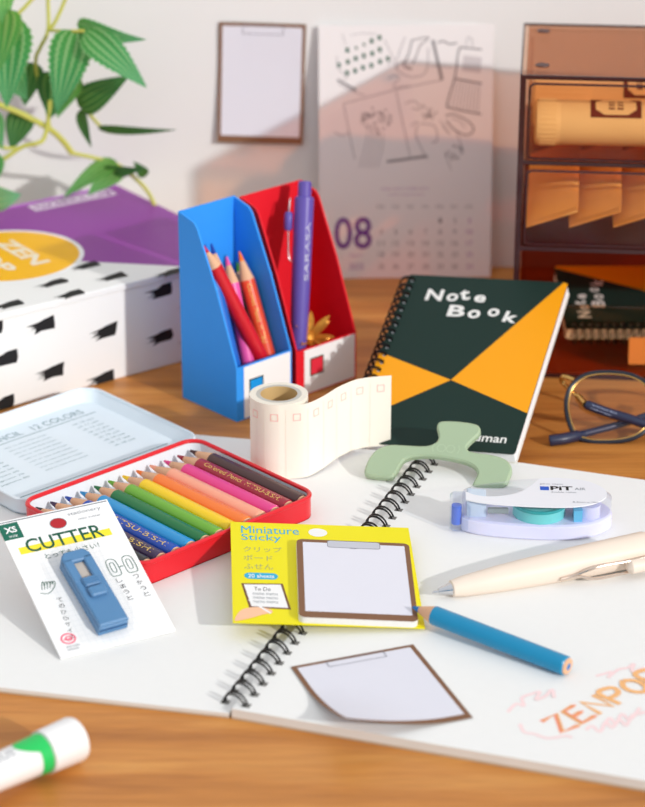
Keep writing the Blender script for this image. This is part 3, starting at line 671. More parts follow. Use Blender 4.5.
# ================================================================== LEANING NOTEBOOK
dk = mat('dark_green_cover', (26, 50, 44), .55, var=.02, spec=.2); orc = mat('amber_cover', (252, 166, 0), .5, var=.01); nbpage = mat('notebook_pages', (240, 240, 242), .85, var=.05, scale=900)
def zuan(name, label, M, w, L, th, titled=True, maker=None):
    nb = thing(name, label, 'notebook', M); sp = 4.2
    m = MB(); m.prism(rrect(0, 0, w, L, 1.4, 3), -.6, 0, dk)
    cxn, cyn = w*.49, L*.382
    m.poly([(w-.05, L-1.0), (w-2, L-.05), (cxn, cyn), (w-.05, L*.225)], orc, .03)
    m.poly([(.05, L*.035+7.5), (cxn, cyn), (.05, L*.515)], orc, .03)
    m.build('front_cover', nb)
    m = MB(); m.prism([(1.2, .6), (w-.5, .6), (w-.5, L-.6), (1.2, L-.6)], -th+.7, -.65, nbpage); m.build('page_block', nb)
    m = MB(); m.prism(rrect(0, 0, w, L, 1.4, 3), -th, -th+.65, mat('grey_back_cover', (225, 222, 214), .7)); m.build('back_cover', nb)
    m = MB(); n = 21
    for i in range(n):
        y = 4+(L-8)*i/(n-1)
        for k in (-.5, .5):
            path = []
            for q in range(17):
                a = math.radians(20+320*q/16); path.append((2.4-.3-4.0*math.cos(a-PI)*1.0-2.0+.2, y+k+.5*math.cos(a), -th/2+(th/2+2.0)*math.sin(a)))
            m.tube(path, .36, blackwire, 5)
        m.poly(ell(2.7, y, .8, .8, 10), mat('ring_hole', (200, 205, 208), .6), .05)
    m.build('wire_binding', nb)
    if titled:
        wt = mat('white_letter', (238, 238, 234), .6)
        m = MB()
        for s_, x, y, ww, hh, r_ in (('N', .155, .845, 7.4, 7.0, 0), ('o', .285, .846, 5.2, 5.0, 0), ('t', .375, .852, 4.4, 6.8, .25), ('e', .455, .852, 5.2, 4.6, -.1),
                                     ('B', .325, .755, 7.6, 7.0, 0), ('o', .455, .748, 5.6, 5.2, .1), ('o', .57, .768, 5.2, 5.0, 0), ('k', .672, .742, 6.2, 6.6, -.12)):
            m.text(s_, x*w, y*L, ww*w/71, hh*w/71, .06, wt, rot=r_, bold=.03)
        m.build('title_lettering', nb)
        if maker: m = MB(); m.text(maker, w*.60, L*.052, w*.33, None, .06, wt, bold=.015); m.build('maker_lettering', nb)
    return nb
yw_, ph_, ro_ = -.505, .4134, .1776
e1 = Vector((math.cos(yw_), math.sin(yw_), 0)); e2 = Vector((-math.sin(yw_)*math.cos(ph_), math.cos(yw_)*math.cos(ph_), math.sin(ph_)))
e1, e2 = e1*math.cos(ro_)+e2*math.sin(ro_), e2*math.cos(ro_)-e1*math.sin(ro_)
zuan('leaning_notebook', 'dark green and amber spiral notebook propped up in front of the brown drawers', frame(Vector((9.9, 882.0, 4.4)), e1, y=e2), 73.4, 103.8, 6.2, maker='maruman')

# ================================================================== FILE BOXES
def file_box(label, FL, FR, d, hb, hf, rgb, sq_rgb, name):
    FL, FR = Vector(FL), Vector(FR); M = frame(FL, FR-FL, z=(0, 0, 1)); w = (FR-FL).length
    b = thing('file_box', label, 'file box', M)
    pm = mat('%s_card' % name, rgb, .55, var=.02); t = .9
    prof = [(0, 0), (0, hf), (d*.70, hb-3.2), (d, hb), (d, 0)]      # (y, z) side outline
    prof = [(0, 0), (0, hf), (d*.34, hf+(hb-hf)*.52), (d*.66, hb-5.0), (d*.72, hb-2.6), (d, hb), (d, 0)]
    m = MB()
    for x0, x1 in ((0, t), (w-t, w)):
        n = len(prof); m.add([(x0, y, z) for y, z in prof]+[(x1, y, z) for y, z in prof], [tuple(range(n)), tuple(range(n, 2*n))[::-1]]+[(i, (i+1) % n, n+(i+1) % n, n+i) for i in range(n)], pm)
    m.box(t, d-t, 0, w-t, d, hb, pm); m.box(t, 0, 0, w-t, t, hf, pm); m.box(t, t, 0, w-t, d-t, t, pm); m.build('box_body', b)
    m = MB(); m.M = Matrix.Rotation(math.radians(90), 4, 'X')       # label on the front face
    m.prism([(w*.13, .6), (w*.97, .6), (w*.97, hf-.5), (w*.13, hf-.5)], .02, .25, white)
    m.rect(w*.22, hf*.38, w*.22+8.2, hf*.38+8.6, .3, mat('dark_outline', (30, 60, 40), .6)); m.rect(w*.22+.7, hf*.38+.7, w*.22+7.5, hf*.38+7.9, .34, mat('%s_label_square' % name, sq_rgb, .6)); m.build('front_label', b)
    return M, w, d
BM_, bw, bd = file_box('open blue card file box holding coloured pencils, left of the red one', (-37.0, 911.2, 0), (-13.6, 932.8, 0), 37, 87, 25, (48, 152, 244), (10, 150, 230), 'blue')
RM_, rw, rd = file_box('open red card file box holding a purple pen, right of the blue one', (-11.6, 937.0, 0), (15.2, 961.5, 0), 37, 85, 22, (226, 22, 40), (222, 40, 62), 'red')
def inbox(M, px, py, yl):
    p = M @ Vector((0, yl, 0)); nn = M.to_3x3() @ Vector((0, 1, 0)); return on(px, py, p, nn)
def in_pencil(label, rgb, tip_px, ty, low_px, ly, r=3.1, **k):
    T = inbox(BM_, *tip_px, ty); T = BM_ @ Vector((max(2.6, min(bw-2.6, (BM_.inverted() @ T).x)), *(BM_.inverted() @ T).yz)); Lw = inbox(BM_, *low_px, ly); iM = BM_.inverted(); a, b = iM @ T, iM @ Lw
    d = (b-a); s_ = (5.5-a.z)/d.z; E = a+d*s_
    E.x = min(max(E.x, 4.3), bw-4.3); E.y = min(max(E.y, 4.6), bd-4.6)
    return pencil(label, rgb, BM_ @ E, T, up=(0, -1, .2), r=r, **k)
in_pencil('deep blue pencil with pale teal lettering standing leftmost in the blue file box', (22, 104, 200), (205, 244), 26, (236, 356), 8, txt='COLORED PENCIL', txt_rgb=(90, 200, 220), tip=13, txt_at=.25, txt_len=.5)
in_pencil('navy blue pencil behind the red pencil in the blue file box', (26, 70, 170), (211, 243), 31, (234, 330), 24, tip=14)
in_pencil('hot pink pencil standing in the blue file box between blue and orange ones', (240, 90, 170), (226.5, 256), 27, (247, 357), 12, tip=12)
in_pencil('orange red pencil with gold lettering in the blue file box', (226, 76, 44), (239, 251), 27, (262, 332), 14, r=3.4, tip=13, txt='Colored Pencil MITSU', txt_at=.35, txt_len=.42, lead=(250, 120, 40), roll=0.2)
in_pencil('dark green pencil behind the orange one in the blue file box', (60, 130, 40), (247, 258), 33, (274, 354), 20, tip=13)
in_pencil('thick red pencil slanting across the front of the blue file box', (206, 20, 36), (199, 246), 24, (274, 357), 5.0, r=3.5, tip=11)
# purple pen in the red box
pt = inbox(RM_, 305, 181, 24); pbm = inbox(RM_, 296.5, 352, 8); iM = RM_.inverted(); a, b = iM @ pt, iM @ pbm
d_ = b-a; E_ = a+d_*((5-a.z)/d_.z); E_.x = max(5.2, min(E_.x, rw-5.5)); E_.y = max(5.5, E_.y)
e_w = RM_ @ E_
purp = mat('purple_barrel', (98, 82, 168), .35, var=.02, coat=.2)
pen2 = thing('retractable_pen', 'purple retractable pen with steel wire clip standing in the red file box', 'pen', frame(e_w, pt-e_w, z=(0, -1, .3))); PL2 = (pt-e_w).length
m = MB(); m.lathe([(4, 2.6), (12, 3.4), (24, 3.9), (40, 4.25), (PL2-8.2, 4.35), (PL2-7.2, 4.2), (PL2-6.8, 3.4)], purp, 32); m.build('barrel', pen2)
m = MB(); m.lathe([(0, .4), (.8, .8), (4.2, 2.6)], steel, 24); m.build('metal_tip', pen2)
m = MB(); m.lathe([(PL2-7, 3.05), (PL2-.6, 3.0), (PL2, 2.4)], purp, 28); m.build('push_button', pen2)
m = MB()
lp = smooth([(PL2-36, 4.6, 1.0), (PL2-33, 6.0, 1.0), (PL2-20, 6.6, 1.1), (PL2-10, 6.4, 1.1), (PL2-8, 6.0, 0), (PL2-10, 6.4, -1.1), (PL2-20, 6.6, -1.1), (PL2-33, 6.0, -1.0), (PL2-36, 4.6, -1.0)], 5)
m.tube(lp, .35, steel, 7); m.build('wire_clip', pen2)
m = MB(); m.M = Matrix.Translation(Vector((PL2-18, 6.6, 0))); m.lathe([(-4.4, .4), (-4, 1.5), (-3, 2.0), (3, 2.0), (4, 1.5), (4.4, .4)], purp, 18); m.build('clip_bead', pen2)
m = MB(); m.text('SARASA', PL2-44, -3.6, 26, 2.2, .06, mat('silver_print', (190, 190, 214), .4), wrap=4.32, bold=.01); m.build('printed_lettering', pen2)
# gold dried flower
fc = RM_ @ Vector((17.5, 12, 20)); fl = thing('gold_flower', 'small gold dried star flower tucked inside the red file box', 'dried flower', Matrix.Translation(fc) @ Matrix.Rotation(math.radians(35), 4, 'X') @ Matrix.Rotation(math.radians(20), 4, 'Y'))
goldp = mat('bronze_gold', (216, 150, 60), .38, .5, var=.3, scale=600)
m = MB(); m.lathe([(0, 2.6), (1.6, 3.0), (3.2, 2.2), (4, 0)], goldp, 16, axis='Z'); m.tube([(0, 0, 0), (0, 1, -5), (.5, 2, -9)], .9, goldp, 8); m.build('flower_heart', fl)
for k in range(15):
    a = k*2*PI/15*1.0+.3*(k % 2); L_ = 8.6+2.2*(k % 3)*.6; el = .25+.45*(k % 3)
    m = MB(); rows = 8; vs = []; fs = []
    for i in range(rows+1):
        t = i/rows; w_ = 1.9*math.sin(PI*min(1, t*.92+.08))**.8*(1-.35*t)+.05
        rr = 1.5+L_*t; zz = 1.0+L_*t*math.sin(el)+1.2*math.sin(t*3)
        for sx_, zo in ((-1, .7), (0, -.2), (1, .7)): vs.append((rr*math.cos(el*.6), sx_*w_, zz+zo*w_*.5))
    for i in range(rows):
        for j in range(2): fs.append((i*3+j, i*3+j+1, i*3+4+j, i*3+3+j))
    m.M = Matrix.Rotation(a, 4, 'Z'); m.add(vs, fs, goldp); m.build('petal', fl)

# ================================================================== PURPLE GIFT BOX
c0 = Vector((-31.5, 1003.6, 0)); ex_ = Vector((-.810, -.587, 0))
LB_, DB_, HB_ = 250., 124., 45.
GB = frame(c0-(-ex_)*LB_, -ex_, z=(0, 0, 1))       # local X along the front from far left to the right corner
gb = thing('gift_box', 'big flat purple and white mailing box with brush marks under the leaves', 'box', GB)
iGB = GB.inverted(); wbox = mat('white_box_board', (238, 238, 236), .5, var=.01); pbox = mat('purple_box_print', (142, 52, 154), .4, var=.02); yc = mat('amber_circle', (246, 184, 0), .45); blk = mat('brush_black', (24, 24, 26), .6); cw_ = mat('cream_print', (236, 226, 204), .6)
def brush(m, cx, cy, w, h, flip=1, seed=0):
    R = random.Random(seed); top = []; bot = []
    n = 9
    core = [(w*.48, h*.50), (w*.1, h*.44), (-w*.12, h*.26), (-w*.60, h*.10), (-w*.22, h*.04), (-w*.46, -h*.10), (-w*.24, -h*.12), (-w*.56, -h*.34), (-w*.20, -h*.26), (-w*.34, -h*.52), (w*.02, -h*.42), (w*.42, -h*.44), (w*.50, -h*.05)]
    m.poly([(cx+flip*(a+R.uniform(-.05, .05)*w), cy+b+R.uniform(-.06, .06)*h, m.zz) for a, b in core], blk)
m = MB(); m.box(0, 0, 0, LB_, DB_, HB_-3.2, wbox, bev=.5)
m.M = Matrix.Rotation(math.radians(90), 4, 'X'); m.zz = .08
for (px, py, s_) in ((42, 325, 1), (104, 325+6.5, 2), (160, 291, 3), (160, 337, 4), (4, 359, 5), (51, 372, 6), (102, 378, 7), (2, 404, 8), (-10, 330, 9)):
    q = iGB @ on(px, py, c0, GB.to_3x3() @ Vector((0, 1, 0))); brush(m, q.x, q.z, 13.5, 6.4, 1, s_)
for k_ in range(2):
    for j_ in range(2): brush(m, LB_-12-22*k_, 30-17*j_-4*k_, 14, 6.5, 1, 30+k_+j_)
m.build('box_body', gb)
m = MB(); m.box(-.3, -.6, HB_-3.1, LB_+.5, DB_+.5, HB_, wbox, bev=.4)
zt = HB_+.05
def top(px, py): q = iGB @ at(px, py, HB_); return (q.x, q.y)
t1, t2 = top(86, 261.5), top(185, 266.5)
dirp = Vector(t2)-Vector(t1); yy = t1[1]-dirp.y/dirp.x*t1[0] if False else None
e_l = Vector(t1)-dirp*4.0; e_r = Vector(t1)+dirp*((LB_+.4-t1[0])/dirp.x)
kx = t1[0]+(DB_+.4-t1[1])*dirp.x/dirp.y
rx_ = t1[0]+(0-t1[1])*dirp.x/dirp.y
m.poly([(max(.2, kx), DB_+.4)]+([(e_r.x, e_r.y)] if e_r.y > 0 else [(rx_, 0), (LB_+.4, 0)])+[(LB_+.4, DB_+.4)], pbox, zt)
cc = top(6, 256); rr_ = (Vector(top(86.5, 252))-Vector(cc)).length*.97
m.poly(ell(cc[0], cc[1], rr_, rr_, 64), white, zt+.05); m.poly(ell(cc[0], cc[1], rr_-2.2, rr_-2.2, 64), yc, zt+.1)
m.M = Matrix.Identity(4); m.zz = zt+.04
for (px, py, s_) in ((85, 266, 11), (112, 277, 12), (52, 283.5, 13), (70, 294.5, 14), (168, 273, 15), (8, 305, 16)):
    q = top(px, py); brush(m, q[0], q[1], 15, 7.0, 1, s_)
m.poly([(0, DB_-2), (LB_+.4, DB_-2), (LB_+.4, DB_+.4), (0, DB_+.4)], mat('violet_edge', (204, 110, 226), .4), zt+.03)
LIDB = m.build('lid', gb)
m = MB()
c1 = Vector(cc)
m.text('ZEN', c1.x+3.5, c1.y+19, 38, 9.5, zt+.15, cw_, rot=-PI/2, bold=.035); m.text('POP', c1.x-13, c1.y+19, 38, 9.5, zt+.15, cw_, rot=-PI/2, bold=.035)
m.build('circle_lettering', LIDB); m = MB()
q0, q1 = Vector(top(32, 209)), Vector(top(113, 192))
dd = q1-q0; m.M = Matrix.Translation(Vector((q0.x, q0.y, 0))) @ Matrix.Rotation(math.atan2(dd.y, dd.x), 4, 'Z'); W_ = dd.length; zz_ = zt+.12
wq = mat('lilac_white_print', (244, 232, 246), .6); m.ring([(0, -4.5), (W_, -4.5), (W_, 4.5), (0, 4.5)], [(1.6, -2.9), (W_-1.6, -2.9), (W_-1.6, 2.9), (1.6, 2.9)], zz_, wq); m.text('STATIONERY', 3, -2.4, W_-6, 4.8, zz_, wq, bold=.03)
m.build('strip_lettering', LIDB)

# ================================================================== CALENDAR
kb0, kb1 = Vector((-1.4, 1089.0, .2)), Vector((84.8, 1092.0, .2)); kt = Vector((-.2, 1106.6, 125.8))
KM = frame(kb0, kb1-kb0, y=kt-kb0); kw, kh = (kb1-kb0).length, (kt-kb0).length
cal = thing('calendar_page', 'tall white calendar page with line drawings and purple 08 leaning on the wall', 'calendar', KM)
m = MB(); m.prism([(0, 0), (kw, 0), (kw, kh), (0, kh)], 0, .5, mat('calendar_card', (236, 232, 232), .75, var=.01)); m.build('card', cal)
pen_l = mat('pencil_line', (176, 172, 176), .8); pen_d = mat('pencil_line_dark', (140, 136, 140), .8); pur = mat('purple_print', (122, 66, 150), .7); lpur = mat('light_purple_print', (178, 136, 186), .7); dgrn = mat('green_dot', (26, 92, 70), .7)
iKM = KM.inverted(); kn = KM.to_3x3() @ Vector((0, 0, 1)); kp = KM @ Vector((0, 0, .5))
def kc(px, py): q = iKM @ on(px, py, kp, kn); return (q.x, q.y)
def zc(x, y): return kc(320+x*180/645, 20+y*140/502)      # from the enlarged view
m = MB()
def kl(pts, w=.45, mm=pen_l, sm=True, cl=False):
    P_ = [zc(*p) for p in pts]
    if sm: P_ = [(p.x, p.y) for p in smooth([(a, b, 0) for a, b in P_], 4, cl)]
    m.ribbon(P_, w, .55, mm, cl)
for (x, y) in ((98, 108), (130, 100), (158, 88), (185, 75), (213, 63), (100, 150), (128, 138), (157, 128), (187, 120), (214, 106), (97, 190), (126, 182), (154, 171), (184, 163), (215, 149), (243, 139), (67, 162)):
    c_ = zc(x, y); s_ = .8 if y in (100, 88) else 1.25
    m.poly([(c_[0]-s_*.6, c_[1]-s_), (c_[0]+s_*.8, c_[1]-s_*.8), (c_[0]+s_*.6, c_[1]+s_), (c_[0]-s_*.8, c_[1]+s_*.8)], dgrn, .56)
kl([(60, 130), (66, 175), (100, 205), (80, 210)], .4); kl([(230, 70), (262, 140), (240, 160)], .4); kl([(80, 50), (92, 90)], .35); kl([(110, 55), (150, 48), (200, 50)], .35)
kl([(62, 214), (130, 252)], 1.2, pen_d, False); kl([(66, 228), (126, 260), (160, 268)], .5)
kl([(305, 60), (282, 120), (270, 160), (285, 185), (330, 205), (380, 185), (388, 100)], .5); kl([(330, 70), (318, 120), (300, 165), (330, 175)], .7, pen_d); kl([(330, 72), (390, 62), (360, 90), (345, 130), (330, 160)], .6, pen_d); kl([(275, 170), (300, 150), (325, 180)], .6)
kl([(404, 72), (437, 214)], 1.5, pen_d, False); kl([(420, 82), (440, 76), (465, 86), (490, 82)], .8, pen_d)
kl([(400, 165), (478, 170)], .4, sm=False); kl([(85, 300), (270, 250), (440, 214)], .5, sm=False); kl([(245, 210), (262, 200), (285, 205), (262, 240), (300, 238), (320, 236)], .45)
kl([(84, 300), (118, 470), (126, 500)], .5, sm=False); kl([(272, 254), (325, 500)], .5, sm=False)
kl([(580, 106), (520, 100), (498, 106), (484, 200), (456, 300), (470, 316), (578, 338)], .8, pen_d); kl([(484, 210), (580, 228)], .9, pen_d, False)
for k_ in range(9): kl([(490+k_*10.4, 216+k_*1.5), (470+k_*12, 312+k_*2.6)], .4, pen_l, False)
m.poly([zc(514, 126), zc(580, 134), zc(576, 190), zc(508, 182)], mat('pale_grey_wash', (206, 200, 202), .8), .54)
kl([(522, 96), (528, 64), (542, 66), (548, 96)], .4)
kl([(450, 345), (480, 338), (540, 370), (548, 400), (520, 412), (480, 392), (452, 360)], .7, pen_d); kl([(470, 352), (500, 362), (520, 386)], .5)
R_ = random.Random(3)
for (cx_, cy_, n_, s_) in ((200, 360, 46, 58), (390, 330, 16, 34), (480, 475, 16, 32)):
    for _ in range(n_):
        a_ = R_.uniform(0, 2*PI); d_ = s_*math.sqrt(R_.random()); x, y = cx_+d_*math.cos(a_), cy_+d_*.8*math.sin(a_); b_ = R_.uniform(0, PI)
        m.poly([zc(x+8*math.cos(b_), y+8*math.sin(b_)), zc(x+3*math.sin(b_), y-3*math.cos(b_)), zc(x-8*math.cos(b_), y-8*math.sin(b_)), zc(x-3*math.sin(b_), y+3*math.cos(b_))], pen_d, .57)
for k_ in range(5): kl([(170+k_*14, 405), (160+k_*16, 460), (140+k_*16, 530)], .4)
kl([(305, 300), (340, 290), (360, 320), (330, 316)], .5); kl([(325, 380), (350, 366), (345, 420), (385, 500)], .5); kl([(360, 372), (410, 380), (420, 430), (400, 440)], .6); kl([(430, 360), (465, 410), (440, 380)], .5); kl([(50, 400), (80, 415), (110, 400)], .5)
kl([(490, 400), (512, 470)], .5); kl([(450, 480), (470, 540)], .4)
m.rect(*zc(210, 545)[:2], *zc(345, 522)[:2], .53, mat('calendar_card', (236, 232, 232))) if False else None
kl([(240, 508), (385, 488)], 1.3, pen_d, False)
m.build('line_drawing', cal)
m = MB()
def kz(x, y): return kc(310+x*200/576, 10+y*280/807)
a, b = kz(70, 690), kz(178, 596); m.text('08', a[0], a[1], b[0]-a[0], b[1]-a[1], .56, pur, bold=.01)
a, b = kz(205, 520), kz(342, 510); m.text('enjoy your hobby time', a[0], a[1], b[0]-a[0], b[1]-a[1], .56, lpur); a, b = kz(225, 536), kz(330, 528); m.text('with stationery', a[0], a[1], b[0]-a[0], b[1]-a[1], .56, lpur)
a, b = kz(112, 712), kz(150, 702); m.text('August', a[0], a[1], b[0]-a[0], b[1]-a[1], .56, lpur); a, b = kz(112, 748), kz(155, 730); m.text('2025', a[0], a[1], b[0]-a[0], b[1]-a[1], .56, lpur)
xs_ = [205, 247, 290, 333, 375, 417, 459]; ys_ = [607, 639, 672, 704, 739]
for i, s_ in enumerate(('MON', 'TUE', 'WED', 'THU', 'FRI', 'SAT', 'SUN')): a = kz(xs_[i]-12, 571); m.text(s_, a[0], a[1], 3.6, 1.4, .56, pen_d)
dnum = 1
for r_ in range(5):
    for i in range(7):
        if r_ == 0 and i < 4: continue
        a = kz(xs_[i], ys_[r_]); s_ = str(dnum); wd = 1.5 if dnum < 10 else 3.0; m.text(s_, a[0]-wd/2, a[1]-1.2, wd, 2.4, .56, lpur if i > 5 else pen_d); dnum += 1
m.build('dates', cal)

# ================================================================== BROWN DRAWER UNIT
DX0, DX1, DY0, DY1, DT = 87.0, 250.0, 963.0, 1053.0, 140.3
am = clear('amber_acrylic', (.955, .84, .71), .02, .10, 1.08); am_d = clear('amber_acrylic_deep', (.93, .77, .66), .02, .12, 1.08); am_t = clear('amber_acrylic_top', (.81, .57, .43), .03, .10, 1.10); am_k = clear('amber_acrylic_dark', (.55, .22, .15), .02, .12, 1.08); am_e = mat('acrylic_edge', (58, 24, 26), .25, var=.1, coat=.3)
du = thing('drawer_unit', 'brown see-through plastic drawer tower at the right against the wall', 'drawers', rz((DX0-1.6, DY0, 0.02), -5.5))
dw, dd_ = DX1-DX0, DY1-DY0
m = MB(); t = 2.2
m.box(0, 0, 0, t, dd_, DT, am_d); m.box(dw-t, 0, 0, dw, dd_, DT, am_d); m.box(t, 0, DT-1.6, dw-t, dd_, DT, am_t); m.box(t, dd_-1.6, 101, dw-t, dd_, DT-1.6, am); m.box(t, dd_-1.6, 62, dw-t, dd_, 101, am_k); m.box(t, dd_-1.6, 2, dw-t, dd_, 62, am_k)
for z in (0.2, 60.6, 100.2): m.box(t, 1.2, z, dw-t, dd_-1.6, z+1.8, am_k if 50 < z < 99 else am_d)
m.build('case', du)
m = MB()
for (x0, z0, x1, z1) in ((-.3, 0, 2.2, DT), (dw-2, 0, dw+.3, DT), (2.2, DT-1.8, dw-2, DT+.1), (2.2, 100.2, dw-2, 102.2), (2.2, 60.4, dw-2, 62.6), (2.2, -.0, dw-2, 2.0)):
    m.box(x0, -.6, z0, x1, .6, z1, am_e, bev=.25)
m.box(-.4, .6, DT-.8, .5, dd_, DT+.2, am_e); m.box(0, dd_-.8, DT-.8, dw, dd_+.2, DT+.2, am_e)
m.build('case_edges', du)
m = MB()
for (x, y) in ((9, 16), (9, dd_-14), (dw-9, 16), (dw-9, dd_-14)): m.M = Matrix.Translation(Vector((x, y, 0))); m.lathe([(DT+.02, 0), (DT+.02, 3.2), (DT+.5, 3.0), (DT+.5, 0)], mat('dark_dimple', (70, 30, 28), .4), 24, axis='Z', caps=False)
m.build('stacking_dimple', du)
for i, (z0, z1, ff) in enumerate(((103.0, 137.6, 1.0), (63.6, 98.6, 1.0), (3.0, 36.0, 0))):
    dr = MB(); x0, x1 = 3.4, dw-3.4
    dr.box(x0, -1.6, z0, x1, .2, z1, am, bev=.4)
    dr.box(x0, .2, z0, x1, dd_-6, z0+1.2, am_d)
    for a, b in ((x0, x0+1.4), (x1-1.4, x1)): dr.box(a, .2, z0+1.2, b, dd_-6, z1-2 if ff else z1, am)
    d_o = dr.build('drawer', du); 
    m = MB(); m.tube([(p[0], -1.7, p[1]) for p in rrect(x0+.6, z0+.6, x1-.6, z1-.6, 2.5)], .55, am_e if i < 2 else am_d, 6, closed=True); m.build('front_rim', d_o)
# cream tubes in the top drawer
def bottle(label, x, y, z, r, L_, cap, ang, band):
    M = Matrix.Translation(Vector((x, y, z))) @ Matrix.Rotation(ang, 4, 'Z')
    b = thing('cream_tube', label, 'tube', M); cr = mat('cream_plastic', (250, 236, 200), .5, var=.02)
    m = MB(); m.lathe([(cap, r*.99), (L_, r*.99)], cr, 40); m.build('tube_body', b)
    m = MB(); prof = []
    m.lathe([(0, r*.86), (.8, r), (cap-.2, r), (cap, r*.99)], cr, 40)
    for k_ in range(36): q = 2*PI*k_/36; m.box(2, -.25, 0, 2.1, .25, .1, cr) if False else None
    for k_ in range(30):
        q = 2*PI*k_/30; m.tube([(2, r*math.cos(q), r*math.sin(q)), (cap-2, r*math.cos(q), r*math.sin(q))], .35, cr, 5)
    m.build('ribbed_cap', b)
    m = MB(); bm_ = mat('maroon_label', (110, 40, 48), .6)
    qs = [(-.2+1.25*k_/10) for k_ in range(11)]      # angle around the barrel towards the viewer
    def bp2(x_, q, e=.12): return (x_, -math.sin(q)*(r+e), math.cos(q)*(r+e))
    x0_, x1_ = band
    for k_ in range(10): m.add([bp2(x0_, qs[k_]), bp2(x1_, qs[k_]), bp2(x1_, qs[k_+1]), bp2(x0_, qs[k_+1])], [(0, 1, 2, 3)], bm_)
    cq, cxx = .42, (x0_+x1_)/2; hw8 = lambda f: (x1_-x0_)*(.40 if abs(f) < .5 else .40-.28*(abs(f)-.5)*2*.6)
    for k_ in range(12):
        f0_, f1_ = -1+k_/6, -1+(k_+1)/6; qa, qb = cq+.5*f0_, cq+.5*f1_
        m.add([bp2(cxx-hw8(f0_), qa, .2), bp2(cxx+hw8(f0_), qa, .2), bp2(cxx+hw8(f1_), qb, .2), bp2(cxx-hw8(f1_), qb, .2)], [(0, 1, 2, 3)], cr)
    for dx_ in (-3.2, .6):
        for k_ in range(3): m.add([bp2(cxx+dx_, cq-.25+.2*k_, .28), bp2(cxx+dx_+2.6, cq-.25+.2*k_, .28), bp2(cxx+dx_+2.6, cq-.15+.2*k_, .28), bp2(cxx+dx_, cq-.15+.2*k_, .28)], [(0, 1, 2, 3)], bm_)
    m.build('label_band', b); return b
bottle('cream tube with ribbed cap and maroon label, front one in the top drawer', 93.6, 979.5, 114.6, 10.0, 110, 11, math.radians(-4), (24, 46))
b2 = bottle('cream tube with dark band behind the other in the top drawer', 95, 1006, 116.0, 11.0, 120, 26, math.radians(-5), (40, 58))
# kraft packets in the middle drawer
kraft = mat('kraft_paper', (240, 190, 116), .7, var=.08, scale=200)
for i, (x, lb) in enumerate(((92.5, 'puffy kraft paper packet at the left end of the middle drawer'), (111.5, 'puffy kraft paper packet second from the left in the middle drawer'), (131, 'puffy kraft paper packet third from the left in the middle drawer'))):
    M = Matrix.Translation(Vector((x, 969.5, 67.0))) @ Matrix.Rotation(math.radians(-14), 4, 'Z') @ Matrix.Rotation(math.radians(-22), 4, 'Y') @ Matrix.Rotation(math.radians(20), 4, 'X')
    pkx = thing('kraft_packet', lb, 'paper packet', M, 'kraft packets in the middle drawer'); m = MB(); w_, l_ = 24.5, 52.; nx, ny_ = 10, 14; vs = []
    for sg_ in (1, -1):
        for j in range(ny_+1):
            for k_ in range(nx+1):
                u, v = k_/nx, j/ny_; b_ = (max(0, math.sin(PI*u))*max(0, math.sin(PI*v)))**.6*3.3; vs.append((u*w_, v*l_, 5+sg_*b_+.25*sg_))
    o_ = (nx+1)*(ny_+1); fs = [(s0+j*(nx+1)+k_, s0+j*(nx+1)+k_+1, s0+(j+1)*(nx+1)+k_+1, s0+(j+1)*(nx+1)+k_) for s0 in (0, o_) for j in range(ny_) for k_ in range(nx)]
    rim = [k_ for k_ in range(nx+1)]+[(nx+1)*j+nx for j in range(1, ny_+1)]+[(nx+1)*ny_+k_ for k_ in range(nx-1, -1, -1)]+[(nx+1)*j for j in range(ny_-1, 0, -1)]
    fs += [(rim[i_], rim[(i_+1) % len(rim)], o_+rim[(i_+1) % len(rim)], o_+rim[i_]) for i_ in range(len(rim))]
    m.add(vs, fs, kraft); m.build('pouch', pkx, 60)
    m = MB(); m.box(.2, -3.2, 4.6, w_-.2, .4, 5.4, kraft, bev=.2); m.build('folded_seam', pkx)
# second notebook lying in the bottom drawer
e1n = Vector((0, 1, 0)); 
n2M = frame(Vector((193, 975.5, 18.5)), Vector((0, math.cos(.12), math.sin(.12))), y=Vector((-1, 0, 0)))
zuan('stored_notebook', 'second dark green and amber spiral notebook lying in the bottom drawer', n2M, 62, 82, 6.0)
tg = thing('kraft_tag', 'small blank kraft card standing at the front of the bottom drawer', 'card', Matrix.Translation(Vector((139.0, 966.5, 4.3))))
m = MB(); m.M = Matrix.Rotation(math.radians(80), 4, 'X'); m.prism(rrect(0, 0, 24, 12.5, .8, 3), 0, .8, mat('orange_kraft', (244, 176, 112), .7)); m.build('card', tg)

# ================================================================== GLASSES
rb = at(601, 441.5, 0.6); phg = math.radians(50)
gx = Vector((math.cos(math.radians(-4)), math.sin(math.radians(-4)), 0)); gb2 = Vector((-gx.y, gx.x, 0)); gy = gb2*math.cos(phg)+Vector((0, 0, 1))*math.sin(phg)
GLM = frame(rb, gx, y=gy); gl = thing('eyeglasses', 'round black and gold rimmed eyeglasses lying folded at the right edge', 'glasses', GLM)
gblack = mat('navy_black_acetate', (24, 26, 40), .3, coat=.4); ggold = mat('gold_metal', (206, 164, 96), .25, .9); temple_m = mat('navy_temple', (36, 42, 70), .35, coat=.3)
def rimpts(cx, sgn, k=1.0):
    base = [(-14.6, 2.2), (-17.6, 9), (-18.6, 17), (-16.4, 24.4), (-10, 29.6), (0, 31.0), (10, 29.6), (16.6, 25), (19, 17), (17.2, 9), (12.6, 3.2), (5, .4), (-5, -.4), (-10.5, .3)]
    c_ = Vector((0, 15.5, 0)); return smooth([Vector((cx+sgn*x*k, 15.5+(y-15.5)*k, 0)) for x, y in base], 5, True)
